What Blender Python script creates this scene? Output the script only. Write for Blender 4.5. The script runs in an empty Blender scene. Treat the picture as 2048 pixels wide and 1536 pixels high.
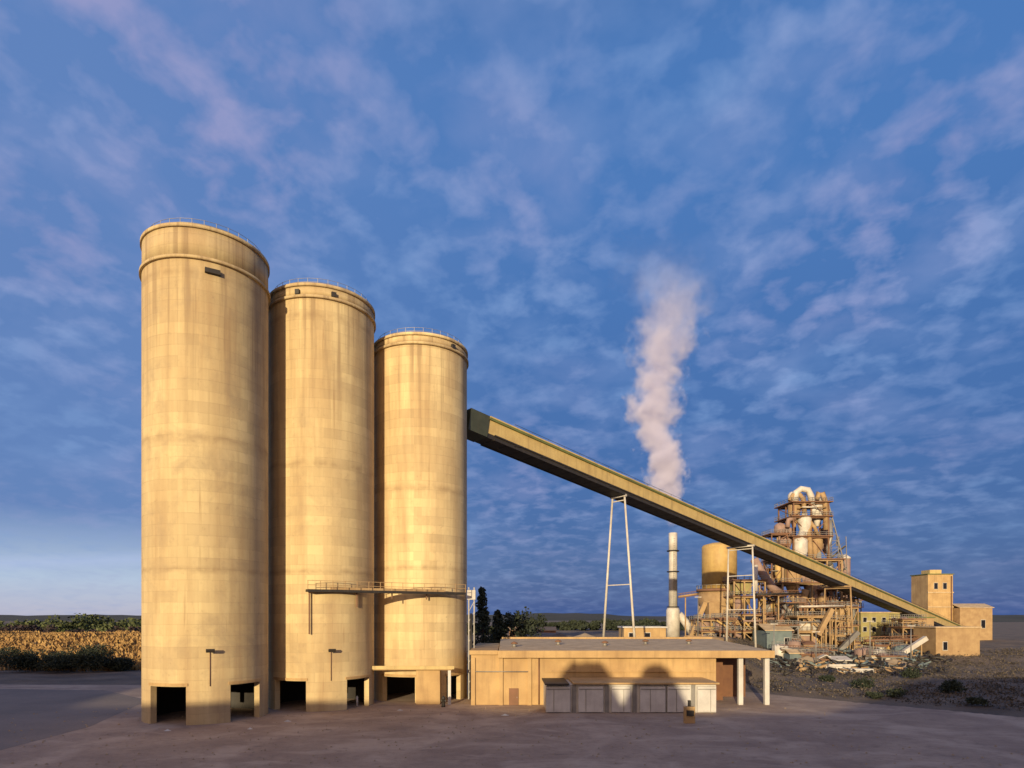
import bpy, bmesh, math, random
from mathutils import Vector, Matrix, noise
random.seed(7)
SC = bpy.context.scene
COL = SC.collection
F, CX, HY, HC = 1270.0, 1015.0, 1232.0, 12.2
R = math.radians
def P(px, py, Y):
    return Vector(((px - CX) / F * Y, Y, HC - (py - HY) / F * Y))
def PX(px, Y): return (px - CX) / F * Y
def PZ(py, Y): return HC - (py - HY) / F * Y
def sstep(a, b, v):
    t = max(0.0, min(1.0, (v - a) / (b - a))); return t * t * (3 - 2 * t)

# ------------------------------------------------------------------ materials
class NT:
    def __init__(s, nt): s.nt = nt; s.L = nt.links
    def n(s, t, **kw):
        nd = s.nt.nodes.new(t)
        ins = kw.pop('ins', {})
        for k, v in kw.items(): setattr(nd, k, v)
        for k, v in ins.items():
            if hasattr(v, 'is_output') or isinstance(v, bpy.types.NodeSocket): s.L.new(v, nd.inputs[k])
            else: nd.inputs[k].default_value = v
        return nd
    def math(s, op, a, b=0.0, c=None, clamp=False):
        nd = s.nt.nodes.new('ShaderNodeMath'); nd.operation = op; nd.use_clamp = clamp
        for i, v in enumerate([a, b] + ([c] if c is not None else [])):
            if isinstance(v, bpy.types.NodeSocket): s.L.new(v, nd.inputs[i])
            else: nd.inputs[i].default_value = v
        return nd.outputs[0]
    def mix(s, f, a, b, bt='MIX'):
        nd = s.nt.nodes.new('ShaderNodeMix'); nd.data_type = 'RGBA'; nd.blend_type = bt
        for i, v in ((0, f), (6, a), (7, b)):
            if isinstance(v, bpy.types.NodeSocket): s.L.new(v, nd.inputs[i])
            elif i == 0: nd.inputs[0].default_value = v
            else: nd.inputs[i].default_value = (*v, 1) if len(v) == 3 else v
        return nd.outputs[2]
    def noise(s, vec, scale, detail=4, rough=0.55, dist=0.0):
        nd = s.n('ShaderNodeTexNoise', ins={'Scale': scale, 'Detail': detail, 'Roughness': rough, 'Distortion': dist})
        if vec is not None: s.L.new(vec, nd.inputs['Vector'])
        return nd.outputs['Fac']
    def ramp(s, f, lo, hi):
        nd = s.n('ShaderNodeMapRange', ins={'From Min': lo, 'From Max': hi}); s.L.new(f, nd.inputs['Value'])
        return nd.outputs['Result']
    def mapv(s, vec, scale):
        nd = s.n('ShaderNodeMapping', ins={'Scale': scale}); s.L.new(vec, nd.inputs['Vector']); return nd.outputs[0]

def new_mat(name):
    m = bpy.data.materials.new(name); m.use_nodes = True
    t = NT(m.node_tree); b = m.node_tree.nodes['Principled BSDF']
    return m, t, b
def mat(name, c1, c2=None, rough=0.8, scale=0.6, metal=0.0, bump=0.15, streak=0.5, dirt=(0.12, 0.09, 0.06), dirt_amt=0.35, corr=None):
    """mottled surface: two tones, vertical run-off stains, fine grain; corr = corrugation period in metres"""
    c2 = c2 or tuple(v * 0.75 for v in c1)
    m, t, b = new_mat(name)
    tc = t.n('ShaderNodeTexCoord').outputs['Object']
    n1 = t.ramp(t.noise(tc, scale, 5), 0.35, 0.65)
    col = t.mix(n1, c1, c2)
    st = t.ramp(t.noise(t.mapv(tc, (1.3, 1.3, 0.12)), 1.1, 5, 0.6), 0.5, 0.75)
    col = t.mix(t.math('MULTIPLY', st, streak * dirt_amt), col, dirt)
    fn = t.noise(tc, 14, 4, 0.7)
    col = t.mix(t.math('MULTIPLY', t.ramp(fn, 0.45, 0.75), dirt_amt * 0.6), col, dirt)
    t.L.new(col, b.inputs['Base Color'])
    b.inputs['Roughness'].default_value = rough
    b.inputs['Metallic'].default_value = metal
    h = t.math('MULTIPLY', fn, 0.6)
    if corr:
        sp = t.n('ShaderNodeSeparateXYZ'); t.L.new(tc, sp.inputs[0])
        s = t.math('ADD', sp.outputs[0], sp.outputs[1])
        w = t.math('SINE', t.math('MULTIPLY', s, 2 * math.pi / corr))
        h = t.math('ADD', h, w)
    bp = t.n('ShaderNodeBump', ins={'Strength': bump, 'Distance': 0.06, 'Height': h})
    t.L.new(bp.outputs[0], b.inputs['Normal'])
    return m

M = {}
M['roofing'] = mat('tan_grey_roofing', (0.62, 0.47, 0.28), (0.46, 0.34, 0.20), dirt_amt=0.4)
M['block'] = mat('sandy_blockwork', (0.56, 0.38, 0.17), (0.42, 0.27, 0.12), scale=0.3, streak=0.9, dirt_amt=0.5, dirt=(0.2, 0.12, 0.06))
M['whitewash'] = mat('whitewashed_panel', (0.62, 0.60, 0.56), (0.5, 0.48, 0.45), dirt_amt=0.3)
M['white'] = mat('white_painted_steel', (0.66, 0.63, 0.56), (0.52, 0.48, 0.42), rough=0.5, dirt=(0.25, 0.14, 0.07))
M['gallery'] = mat('tan_ribbed_cladding', (0.60, 0.45, 0.18), (0.50, 0.36, 0.14), rough=0.6, bump=0.12, streak=0.8, dirt_amt=0.45)
M['greenroof'] = mat('olive_green_roof_sheet', (0.15, 0.18, 0.05), (0.11, 0.13, 0.04), rough=0.55)
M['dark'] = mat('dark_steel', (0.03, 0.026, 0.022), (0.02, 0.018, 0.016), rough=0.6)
M['darkgreen'] = mat('dark_green_sheet', (0.05, 0.06, 0.04), rough=0.6)
M['tan'] = mat('tan_plant_steel', (0.44, 0.30, 0.15), (0.34, 0.22, 0.11), dirt=(0.16, 0.07, 0.03))
M['ochre'] = mat('ochre_silo_steel', (0.55, 0.38, 0.13), (0.45, 0.29, 0.10), rough=0.6, dirt=(0.2, 0.09, 0.03))
M['rust'] = mat('rusty_steel', (0.24, 0.12, 0.07), (0.17, 0.09, 0.05))
M['pink'] = mat('faded_pink_duct', (0.36, 0.24, 0.19), (0.27, 0.18, 0.15))
M['grey'] = mat('galvanised_steel', (0.30, 0.29, 0.27), (0.22, 0.21, 0.2), rough=0.5, metal=0.3)
M['teal'] = mat('weathered_teal_sheet', (0.17, 0.22, 0.22), (0.12, 0.16, 0.17), corr=0.6)
M['olive'] = mat('olive_yellow_render', (0.38, 0.33, 0.13), (0.30, 0.26, 0.11))
M['bark'] = mat('bark', (0.07, 0.05, 0.035), (0.05, 0.035, 0.025))
M['brown'] = mat('brown_boarding', (0.20, 0.09, 0.04), (0.14, 0.06, 0.03))

def concrete_mat(k=1.0, dk=1.0, jo=0.0):
    m, t, b = new_mat('slipformed_concrete')
    tc = t.n('ShaderNodeTexCoord').outputs['Object']
    sp = t.n('ShaderNodeSeparateXYZ'); t.L.new(tc, sp.inputs[0]); z = sp.outputs[2]
    oi = t.n('ShaderNodeObjectInfo').outputs['Random']
    off = t.n('ShaderNodeCombineXYZ'); t.L.new(t.math('MULTIPLY', oi, 50), off.inputs[0]); t.L.new(t.math('MULTIPLY', oi, 31), off.inputs[2])
    va = t.n('ShaderNodeVectorMath', operation='ADD'); t.L.new(tc, va.inputs[0]); t.L.new(off.outputs[0], va.inputs[1]); v = va.outputs[0]
    big = t.ramp(t.noise(v, 0.10, 5, 0.6), 0.35, 0.65)
    col = t.mix(big, (0.80 * k, 0.64 * k, 0.335 * k), (0.66 * k, 0.51 * k, 0.265 * k))
    ver = t.ramp(t.noise(t.mapv(v, (0.5, 0.5, 0.035)), 1.0, 6, 0.6), 0.4, 0.7)
    col = t.mix(t.math('MULTIPLY', ver, 0.75), col, (0.40, 0.26, 0.13))
    pal = t.ramp(t.noise(t.mapv(v, (0.35, 0.35, 0.07)), 1.7, 5, 0.55), 0.52, 0.72)
    col = t.mix(t.math('MULTIPLY', pal, 0.6), col, (0.70, 0.55, 0.30))
    # pour lines every 1.25 m, wobbling a little in strength
    fr = t.math('FRACT', t.math('DIVIDE', t.math('ADD', z, t.math('MULTIPLY', t.noise(v, 0.4, 2), 0.12)), 1.25))
    ln = t.math('LESS_THAN', fr, 0.06)
    lw = t.math('MULTIPLY', ln, t.ramp(t.noise(v, 0.3, 4), 0.35, 0.7))
    col = t.mix(t.math('MULTIPLY', lw, 0.33), col, (0.24, 0.16, 0.09))
    # each pour has its own tone
    wn = t.n('ShaderNodeTexWhiteNoise', noise_dimensions='1D')
    t.L.new(t.math('ADD', t.math('FLOOR', t.math('DIVIDE', z, 1.25)), t.math('MULTIPLY', oi, 40)), wn.inputs['W'])
    col = t.mix(t.math('MULTIPLY', wn.outputs['Value'], 0.28), col, (0.34, 0.23, 0.13))
    # form panels: each has a slightly different tone, with a hairline vertical joint
    ang = t.math('MULTIPLY', t.math('ARCTAN2', sp.outputs[0], sp.outputs[1]), 7.0 / 2.2)
    row = t.math('FLOOR', t.math('DIVIDE', z, 1.25))
    angs_ = t.math('ADD', ang, t.math('MULTIPLY', t.math('MODULO', row, 2.0), 0.5))
    cid = t.n('ShaderNodeCombineXYZ'); t.L.new(t.math('FLOOR', angs_), cid.inputs[0]); t.L.new(row, cid.inputs[1]); t.L.new(t.math('MULTIPLY', oi, 77), cid.inputs[2])
    wn2 = t.n('ShaderNodeTexWhiteNoise', noise_dimensions='3D'); t.L.new(cid.outputs[0], wn2.inputs['Vector'])
    col = t.mix(t.math('MULTIPLY', t.math('POWER', wn2.outputs['Value'], 2.5), 0.28), col, (0.34, 0.25, 0.14))
    vj = t.math('LESS_THAN', t.math('FRACT', angs_), 0.03)
    col = t.mix(t.math('MULTIPLY', vj, 0.16), col, (0.22, 0.15, 0.09))
    # run-off below the crown ledge
    av = t.n('ShaderNodeCombineXYZ'); t.L.new(t.math('MULTIPLY', ang, 2.6), av.inputs[0]); t.L.new(t.math('MULTIPLY', z, 0.03), av.inputs[1]); t.L.new(t.math('MULTIPLY', oi, 9), av.inputs[2])
    ro = t.math('MULTIPLY', t.ramp(t.noise(av.outputs[0], 1.0, 4, 0.65), 0.5, 0.62), t.ramp(t.math('ADD', z, t.math('MULTIPLY', t.noise(av.outputs[0], 2.0, 2), 16)), 44, 58))
    col = t.mix(t.math('MULTIPLY', ro, 0.6), col, (0.27, 0.18, 0.10))
    # broad stained joints; the topmost entry is a dark band near the crown
    for zc, hw in ((17.4 + jo, 0.5), (32.3 - jo * 1.3, 0.75), (50.6, 0.7)):
        d = t.math('ABSOLUTE', t.math('SUBTRACT', t.math('ADD', z, t.math('MULTIPLY', t.noise(v, 0.5, 4), 0.8)), zc + 0.4))
        k = t.math('MULTIPLY', t.math('SUBTRACT', 1.0, t.math('DIVIDE', d, hw), clamp=True), t.ramp(t.noise(v, 0.7, 4), 0.3, 0.6))
        col = t.mix(t.math('MULTIPLY', k, 0.5), col, (0.26, 0.17, 0.09))
    sp2 = t.ramp(t.noise(v, 1.6, 6, 0.7), 0.6, 0.8)
    col = t.mix(t.math('MULTIPLY', sp2, 0.6), col, (0.26, 0.17, 0.10))
    # rust drips
    dr = t.ramp(t.noise(t.mapv(v, (1.6, 1.6, 0.07)), 1.0, 4, 0.5), 0.66, 0.76)
    col = t.mix(t.math('MULTIPLY', dr, 0.6), col, (0.25, 0.13, 0.06))
    # weathered, darker grey patches
    wp = t.ramp(t.noise(v, 0.22, 7, 0.68, 0.4), 0.5, 0.72)
    col = t.mix(t.math('MULTIPLY', wp, 0.5 * dk), col, (0.33, 0.245, 0.15))
    t.L.new(col, b.inputs['Base Color']); b.inputs['Roughness'].default_value = 0.9
    h = t.math('ADD', t.math('MULTIPLY', t.noise(v, 5, 6, 0.65), 0.5), t.math('MULTIPLY', ln, -0.5))
    bp = t.n('ShaderNodeBump', ins={'Strength': 0.35, 'Distance': 0.08, 'Height': h}); t.L.new(bp.outputs[0], b.inputs['Normal'])
    return m
CONC = [concrete_mat(0.87, 1.2), concrete_mat(0.94, 0.9, 0.5), concrete_mat(1.06, 0.5, 1.6)]

def ground_mat(name, a, b2, c, s=0.08, fine=3.0, bump=0.5, patch=None):
    m, t, b = new_mat(name)
    tc = t.n('ShaderNodeTexCoord').outputs['Object']
    col = t.mix(t.ramp(t.noise(tc, s, 6, 0.65), 0.38, 0.62), a, b2)
    f1 = t.noise(tc, fine, 6, 0.75)
    col = t.mix(t.math('MULTIPLY', t.ramp(f1, 0.5, 0.7), 0.6), col, c)
    f2 = t.noise(tc, fine * 8, 3, 0.6)
    col = t.mix(t.math('MULTIPLY', t.ramp(f2, 0.5, 0.8), 0.35), col, tuple(min(1, v * 1.7) for v in a))
    if patch:
        tr = t.ramp(t.noise(t.mapv(tc, (0.09, 0.16, 1)), 1.0, 7, 0.62, 1.2), 0.5, 0.62)
        col = t.mix(t.math('MULTIPLY', tr, 0.55), col, patch)
        dk = t.ramp(t.noise(t.mapv(tc, (0.3, 0.5, 1)), 1.0, 6, 0.7, 0.8), 0.56, 0.7)
        col = t.mix(t.math('MULTIPLY', dk, 0.5), col, tuple(v * 0.55 for v in b2))
        # wheel tracks curving across
        wv = t.n('ShaderNodeTexWave', ins={'Scale': 0.055, 'Distortion': 5.0, 'Detail': 3.0, 'Detail Scale': 0.6})
        t.L.new(t.mapv(tc, (0.35, 1.0, 1)), wv.inputs['Vector'])
        tk = t.math('MULTIPLY', t.ramp(wv.outputs['Fac'], 0.86, 0.98), t.ramp(t.noise(tc, 0.25, 5, 0.7), 0.4, 0.6))
        col = t.mix(t.math('MULTIPLY', tk, 0.6), col, patch)
    t.L.new(col, b.inputs['Base Color']); b.inputs['Roughness'].default_value = 0.95
    h = t.math('ADD', f1, t.math('MULTIPLY', f2, 0.4))
    bp = t.n('ShaderNodeBump', ins={'Strength': bump, 'Distance': 0.15, 'Height': h}); t.L.new(bp.outputs[0], b.inputs['Normal'])
    return m
M['dirt'] = ground_mat('dry_earth', (0.20, 0.15, 0.105), (0.10, 0.078, 0.06), (0.07, 0.055, 0.04), s=0.12)
M['yard'] = ground_mat('dusty_yard_surface', (0.40, 0.295, 0.215), (0.28, 0.20, 0.15), (0.19, 0.13, 0.10), s=0.12, fine=1.5, bump=0.3, patch=(0.52, 0.40, 0.30))
M['road'] = ground_mat('worn_asphalt', (0.24, 0.19, 0.155), (0.18, 0.145, 0.12), (0.28, 0.22, 0.17), s=0.1, fine=2.5, bump=0.2)
M['hill'] = ground_mat('far_hill_scrub', (0.05, 0.05, 0.035), (0.03, 0.035, 0.025), (0.06, 0.045, 0.04), s=0.01, fine=0.06)
M['gravel'] = ground_mat('pale_gravel_heap', (0.42, 0.32, 0.20), (0.34, 0.25, 0.15), (0.22, 0.16, 0.10), s=0.3, fine=3)

def leaf_mat(name, a, b2):
    m, t, b = new_mat(name)
    g = t.n('ShaderNodeNewGeometry').outputs['Random Per Island']
    tc = t.n('ShaderNodeTexCoord').outputs['Object']
    col = t.mix(t.math('MULTIPLY', g, t.ramp(t.noise(tc, 0.5, 3), 0.3, 0.7)), a, b2)
    t.L.new(col, b.inputs['Base Color']); b.inputs['Roughness'].default_value = 0.8
    return m
M['leaf'] = leaf_mat('dark_evergreen_leaf', (0.022, 0.032, 0.018), (0.045, 0.055, 0.025))
M['leaf2'] = leaf_mat('olive_leaf', (0.06, 0.08, 0.025), (0.13, 0.14, 0.05))
M['brush'] = leaf_mat('purple_brown_brush', (0.035, 0.022, 0.022), (0.07, 0.04, 0.035))  # purple brown, darkened to carry the shade lying on the far brush
M['scrub'] = leaf_mat('dry_scrub_leaf', (0.05, 0.042, 0.032), (0.21, 0.165, 0.12))
M['gold'] = leaf_mat('golden_dry_grass', (0.30, 0.17, 0.06), (0.58, 0.38, 0.13))
def glass_mat():
    m, t, b = new_mat('dark_window_glass'); b.inputs['Base Color'].default_value = (0.015, 0.015, 0.02, 1); b.inputs['Roughness'].default_value = 0.15; return m
M['glass'] = glass_mat()

# ------------------------------------------------------------------ mesh builder
class MB:
    def __init__(s): s.bm = bmesh.new(); s.smooth = False
    def box(s, x0, x1, y0, y1, z0, z1):
        v = [s.bm.verts.new((x, y, z)) for z in (z0, z1) for y in (y0, y1) for x in (x0, x1)]
        for f in ((0, 2, 3, 1), (4, 5, 7, 6), (0, 1, 5, 4), (2, 6, 7, 3), (0, 4, 6, 2), (1, 3, 7, 5)):
            s.bm.faces.new([v[i] for i in f])
        return s
    def beam(s, p, q, w, h=None, up=(0, 0, 1)):
        h = h or w; p, q = Vector(p), Vector(q); d = (q - p)
        if d.length < 1e-6: return s
        d.normalize(); u = Vector(up)
        if abs(d.dot(u)) > 0.95: u = Vector((0, 1, 0))
        a = d.cross(u).normalized(); b = a.cross(d).normalized()
        r = []
        for c in (p, q):
            r.append([s.bm.verts.new(c + a * (i * w / 2) + b * (j * h / 2)) for i, j in ((-1, -1), (1, -1), (1, 1), (-1, 1))])
        for i in range(4): s.bm.faces.new((r[0][i], r[0][(i + 1) % 4], r[1][(i + 1) % 4], r[1][i]))
        s.bm.faces.new(r[0][::-1]); s.bm.faces.new(r[1]); return s
    def tube(s, pts, rad, seg=12):
        """swept round tube through pts; rad number or list"""
        pts = [Vector(p) for p in pts]; rr = rad if isinstance(rad, (list, tuple)) else [rad] * len(pts)
        rings = []; a = None
        for i, p in enumerate(pts):
            d = (pts[min(i + 1, len(pts) - 1)] - pts[max(i - 1, 0)]).normalized()
            if a is None:
                a = d.cross(Vector((0, 0, 1)) if abs(d.z) < 0.9 else Vector((0, 1, 0))).normalized()
            else: a = (a - d * a.dot(d)).normalized()
            b = d.cross(a)
            rings.append([s.bm.verts.new(p + (a * math.cos(2 * math.pi * k / seg) + b * math.sin(2 * math.pi * k / seg)) * rr[i]) for k in range(seg)])
        for r0, r1 in zip(rings, rings[1:]):
            for k in range(seg): f = s.bm.faces.new((r0[k], r0[(k + 1) % seg], r1[(k + 1) % seg], r1[k])); f.smooth = True
        s.bm.faces.new(rings[0][::-1]); s.bm.faces.new(rings[-1]); return s
    def lathe(s, c, prof, seg=32):
        """prof = [(r, z)] bottom to top around the vertical through c"""
        rings = []
        for r, z in prof:
            rings.append([s.bm.verts.new((c[0] + max(r, 1e-3) * math.cos(2 * math.pi * k / seg), c[1] + max(r, 1e-3) * math.sin(2 * math.pi * k / seg), c[2] + z)) for k in range(seg)])
        for r0, r1 in zip(rings, rings[1:]):
            for k in range(seg): f = s.bm.faces.new((r0[k], r0[(k + 1) % seg], r1[(k + 1) % seg], r1[k])); f.smooth = True
        s.bm.faces.new(rings[0][::-1]); s.bm.faces.new(rings[-1]); return s
    def prism(s, pts, z0, z1):
        a = [s.bm.verts.new((x, y, z0)) for x, y in pts]; b = [s.bm.verts.new((x, y, z1)) for x, y in pts]; n = len(pts)
        s.bm.faces.new(a[::-1]); s.bm.faces.new(b)
        for i in range(n): s.bm.faces.new((a[i], a[(i + 1) % n], b[(i + 1) % n], b[i]))
        return s
    def gable(s, x0, x1, y0, y1, z0, h, over=0.4, th=0.2, axis='x'):
        """pitched roof of sheet thickness th with ridge along axis"""
        x0 -= over; x1 += over; y0 -= over; y1 += over
        if axis == 'x':
            sec = [(y0, z0), ((y0 + y1) / 2, z0 + h), (y1, z0), (y1, z0 - th), ((y0 + y1) / 2, z0 + h - th), (y0, z0 - th)]
            a = [s.bm.verts.new((x0, y, z)) for y, z in sec]; b = [s.bm.verts.new((x1, y, z)) for y, z in sec]
        else:
            sec = [(x0, z0), ((x0 + x1) / 2, z0 + h), (x1, z0), (x1, z0 - th), ((x0 + x1) / 2, z0 + h - th), (x0, z0 - th)]
            a = [s.bm.verts.new((x, y0, z)) for x, z in sec]; b = [s.bm.verts.new((x, y1, z)) for x, z in sec]
        for i in range(6): s.bm.faces.new((a[i], a[(i + 1) % 6], b[(i + 1) % 6], b[i]))
        for r in (a, b): s.bm.faces.new((r[0], r[1], r[4], r[5])); s.bm.faces.new((r[1], r[2], r[3], r[4]))
        return s
    def leaves(s, c, rad, n, size, flat=1.0, hollow=0.3):
        c = Vector(c); rx, ry, rz = rad
        for _ in range(n):
            while True:
                v = Vector((random.uniform(-1, 1), random.uniform(-1, 1), random.uniform(-1, 1)))
                if hollow < v.length < 1: break
            p = c + Vector((v.x * rx, v.y * ry, v.z * rz))
            s.leaf(p, size * random.uniform(0.6, 1.4))
        return s
    def leaf(s, p, sz, up=None):
        a = Vector((random.gauss(0, 1), random.gauss(0, 1), random.gauss(0, 1) + 0.2)).normalized() if up is None else up
        b = a.cross(Vector((random.gauss(0, 1), random.gauss(0, 1), random.gauss(0, 1)))).normalized()
        q = [p - b * sz * .35, p + a * sz * .5, p + b * sz * .35, p - a * sz * .5]
        s.bm.faces.new([s.bm.verts.new(x) for x in q]); return s
    def build(s, name, m, parent=None, loc=None, bevel=0.0):
        bmesh.ops.recalc_face_normals(s.bm, faces=s.bm.faces) if not getattr(s, 'norec', False) else None
        me = bpy.data.meshes.new(name); s.bm.to_mesh(me); s.bm.free()
        me.materials.append(m)
        o = bpy.data.objects.new(name, me); COL.objects.link(o)
        if parent is not None:
            o.parent = parent; o.matrix_parent_inverse = parent.matrix_world.inverted()
        if bevel:
            md = o.modifiers.new('edge', 'BEVEL'); md.width = bevel; md.segments = 1; md.limit_method = 'ANGLE'
        return o
def tag(o, label=None, cat=None, group=None, kind=None):
    if label: o['label'] = label
    if cat: o['category'] = cat
    if group: o['group'] = group
    if kind: o['kind'] = kind
    return o
def thing(name, label, cat, loc=(0, 0, 0), group=None):
    o = bpy.data.objects.new(name, None); COL.objects.link(o); o.location = loc
    o.matrix_world = Matrix.Translation(loc)
    return tag(o, label, cat, group)

# ------------------------------------------------------------------ terrain
def height(x, y):
    h = 0.0
    # embankment the camera stands on, and beyond
    h += 10.3 * (1 - sstep(-2, 42, y))
    # raised ground behind the low building
    ex = 46 + (y - 117) * 0.45
    pl = sstep(-4, 6, x) * (1 - sstep(ex - 8, ex + 5, x)) * sstep(116, 120, y)
    h += pl * 5.6 * (1 - 0.5 * sstep(240, 340, y))
    # plant terrace at the right
    rt = sstep(ex - 8, ex + 5, x) * (1 - sstep(260, 380, y))
    h += rt * (3.2 * sstep(132, 185, y))
    # sunlit bank at the left
    lb = sstep(150, 186, y) * (1 - sstep(200, 250, y)) * (1 - sstep(-62, -45, x))
    h += lb * 6.0
    h += 2.0 * sstep(230, 330, y) * (1 - sstep(-62, -45, x))
    if 118 < y < 700:
        h += 0.45 * noise.noise(Vector((x * .09, y * .09, 0))) + 0.2 * noise.noise(Vector((x * .35, y * .35, 3)))
    if y > 40 and y < 130 and x > 44:
        k = sstep(0, 9, x - (44 + (95 - y) * 0.95))
        h += k * (0.5 + 0.7 * noise.noise(Vector((x * .12, y * .12, 5))) + 0.25 * noise.noise(Vector((x * .5, y * .5, 5))))
    return h
def frange(a, b, n): return [a + (b - a) * i / n for i in range(n + 1)]
ys = [-400, -200, -100, -60] + frange(-30, 40, 20) + frange(42, 112, 45) + frange(113, 260, 110) + frange(264, 420, 30) + [500, 700, 1000, 1600, 2600, 4500, 8000]
xs = [-8000, -4000, -2000, -1000, -600, -400, -300, -240] + frange(-200, -60, 60) + frange(-56, 40, 40) + frange(41, 200, 110) + [215, 240, 280, 340, 450, 700, 1200, 2400, 4500, 8000]
b = MB(); g = [[b.bm.verts.new((x, y, height(x, y))) for x in xs] for y in ys]
for j in range(len(ys) - 1):
    for i in range(len(xs) - 1):
        f = b.bm.faces.new((g[j][i], g[j][i + 1], g[j + 1][i + 1], g[j + 1][i])); f.smooth = True
tag(b.build('ground', M['dirt']), kind='structure')

def sheet(name, pts, z, m):
    bb = MB(); bb.bm.faces.new([bb.bm.verts.new((x, y, z)) for x, y in pts]); bmesh.ops.triangulate(bb.bm, faces=bb.bm.faces[:])
    return tag(bb.build(name, m), kind='structure')
sheet('yard', [(-190, 43), (-190, 116), (-60, 112), (-6, 112), (30, 112), (44, 95), (60, 79), (78, 60), (92, 43)], 0.012, M['yard'])
sheet('road', [(-190, 74), (-190, 112), (-118, 110), (-66, 104), (-52, 92), (-46, 70), (-46, 43), (-90, 43)], 0.024, M['road'])

# added ridge, unseen behind the camera, shaped to shade the yard
cr = []
def shade_crest(x):
    h = 21.6 + 1.7 * sstep(-34, -50, x) - .7 * sstep(-60, -70, x)
    h += 13 * sstep(-92, -130, x)
    h += 7.5 * sstep(3, 32, x)
    for c, w, a in ((-27.1, 4.7, 7.4), (-17.4, 3.0, 7.0)):  # two knobs raised to throw rounded shadows on shed and wall
        d = abs(x - c) / w
        if d < 1: h += a * (1 - d ** 3.0) ** 0.6 * (1 + .10 * noise.noise(Vector((x * 1.3, 0, 0))))
    return h
b = MB(); rows = []
xr = frange(-400, -130, 20) + frange(-128, 0, 128) + frange(4, 400, 40)
for x in xr:
    c = shade_crest(x) if x < 300 else 20
    rows.append([b.bm.verts.new(v) for v in ((x, -20, 3), (x, -44, c - 0.5), (x, -45, c), (x, -47, c - 0.5), (x, -110, 2))])
for r0, r1 in zip(rows, rows[1:]):
    for k in range(4): b.bm.faces.new((r0[k], r1[k], r1[k + 1], r0[k + 1]))
tag(b.build('hill', M['dirt']), kind='structure')  # unseen mass, added to cast shade

# far hills
def range_hills(name, Y, x0, x1, hf, m, n=160):
    bb = MB(); rw = []
    for i in range(n + 1):
        x = x0 + (x1 - x0) * i / n; z = hf(x)
        rw.append([bb.bm.verts.new(v) for v in ((x, Y - 300, -5), (x, Y - 90, z * .7), (x, Y, z), (x, Y + 500, -5))])
    for r0, r1 in zip(rw, rw[1:]):
        for k in range(3): f = bb.bm.faces.new((r0[k], r1[k], r1[k + 1], r0[k + 1])); f.smooth = True
    return tag(bb.build(name, m), kind='structure')
range_hills('hills', 1500, -2600, 2600, lambda x: 15 + 9 * noise.noise(Vector((x * .004, 1, 0))) + 4 * noise.noise(Vector((x * .02, 2, 0))), M['hill'])

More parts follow.
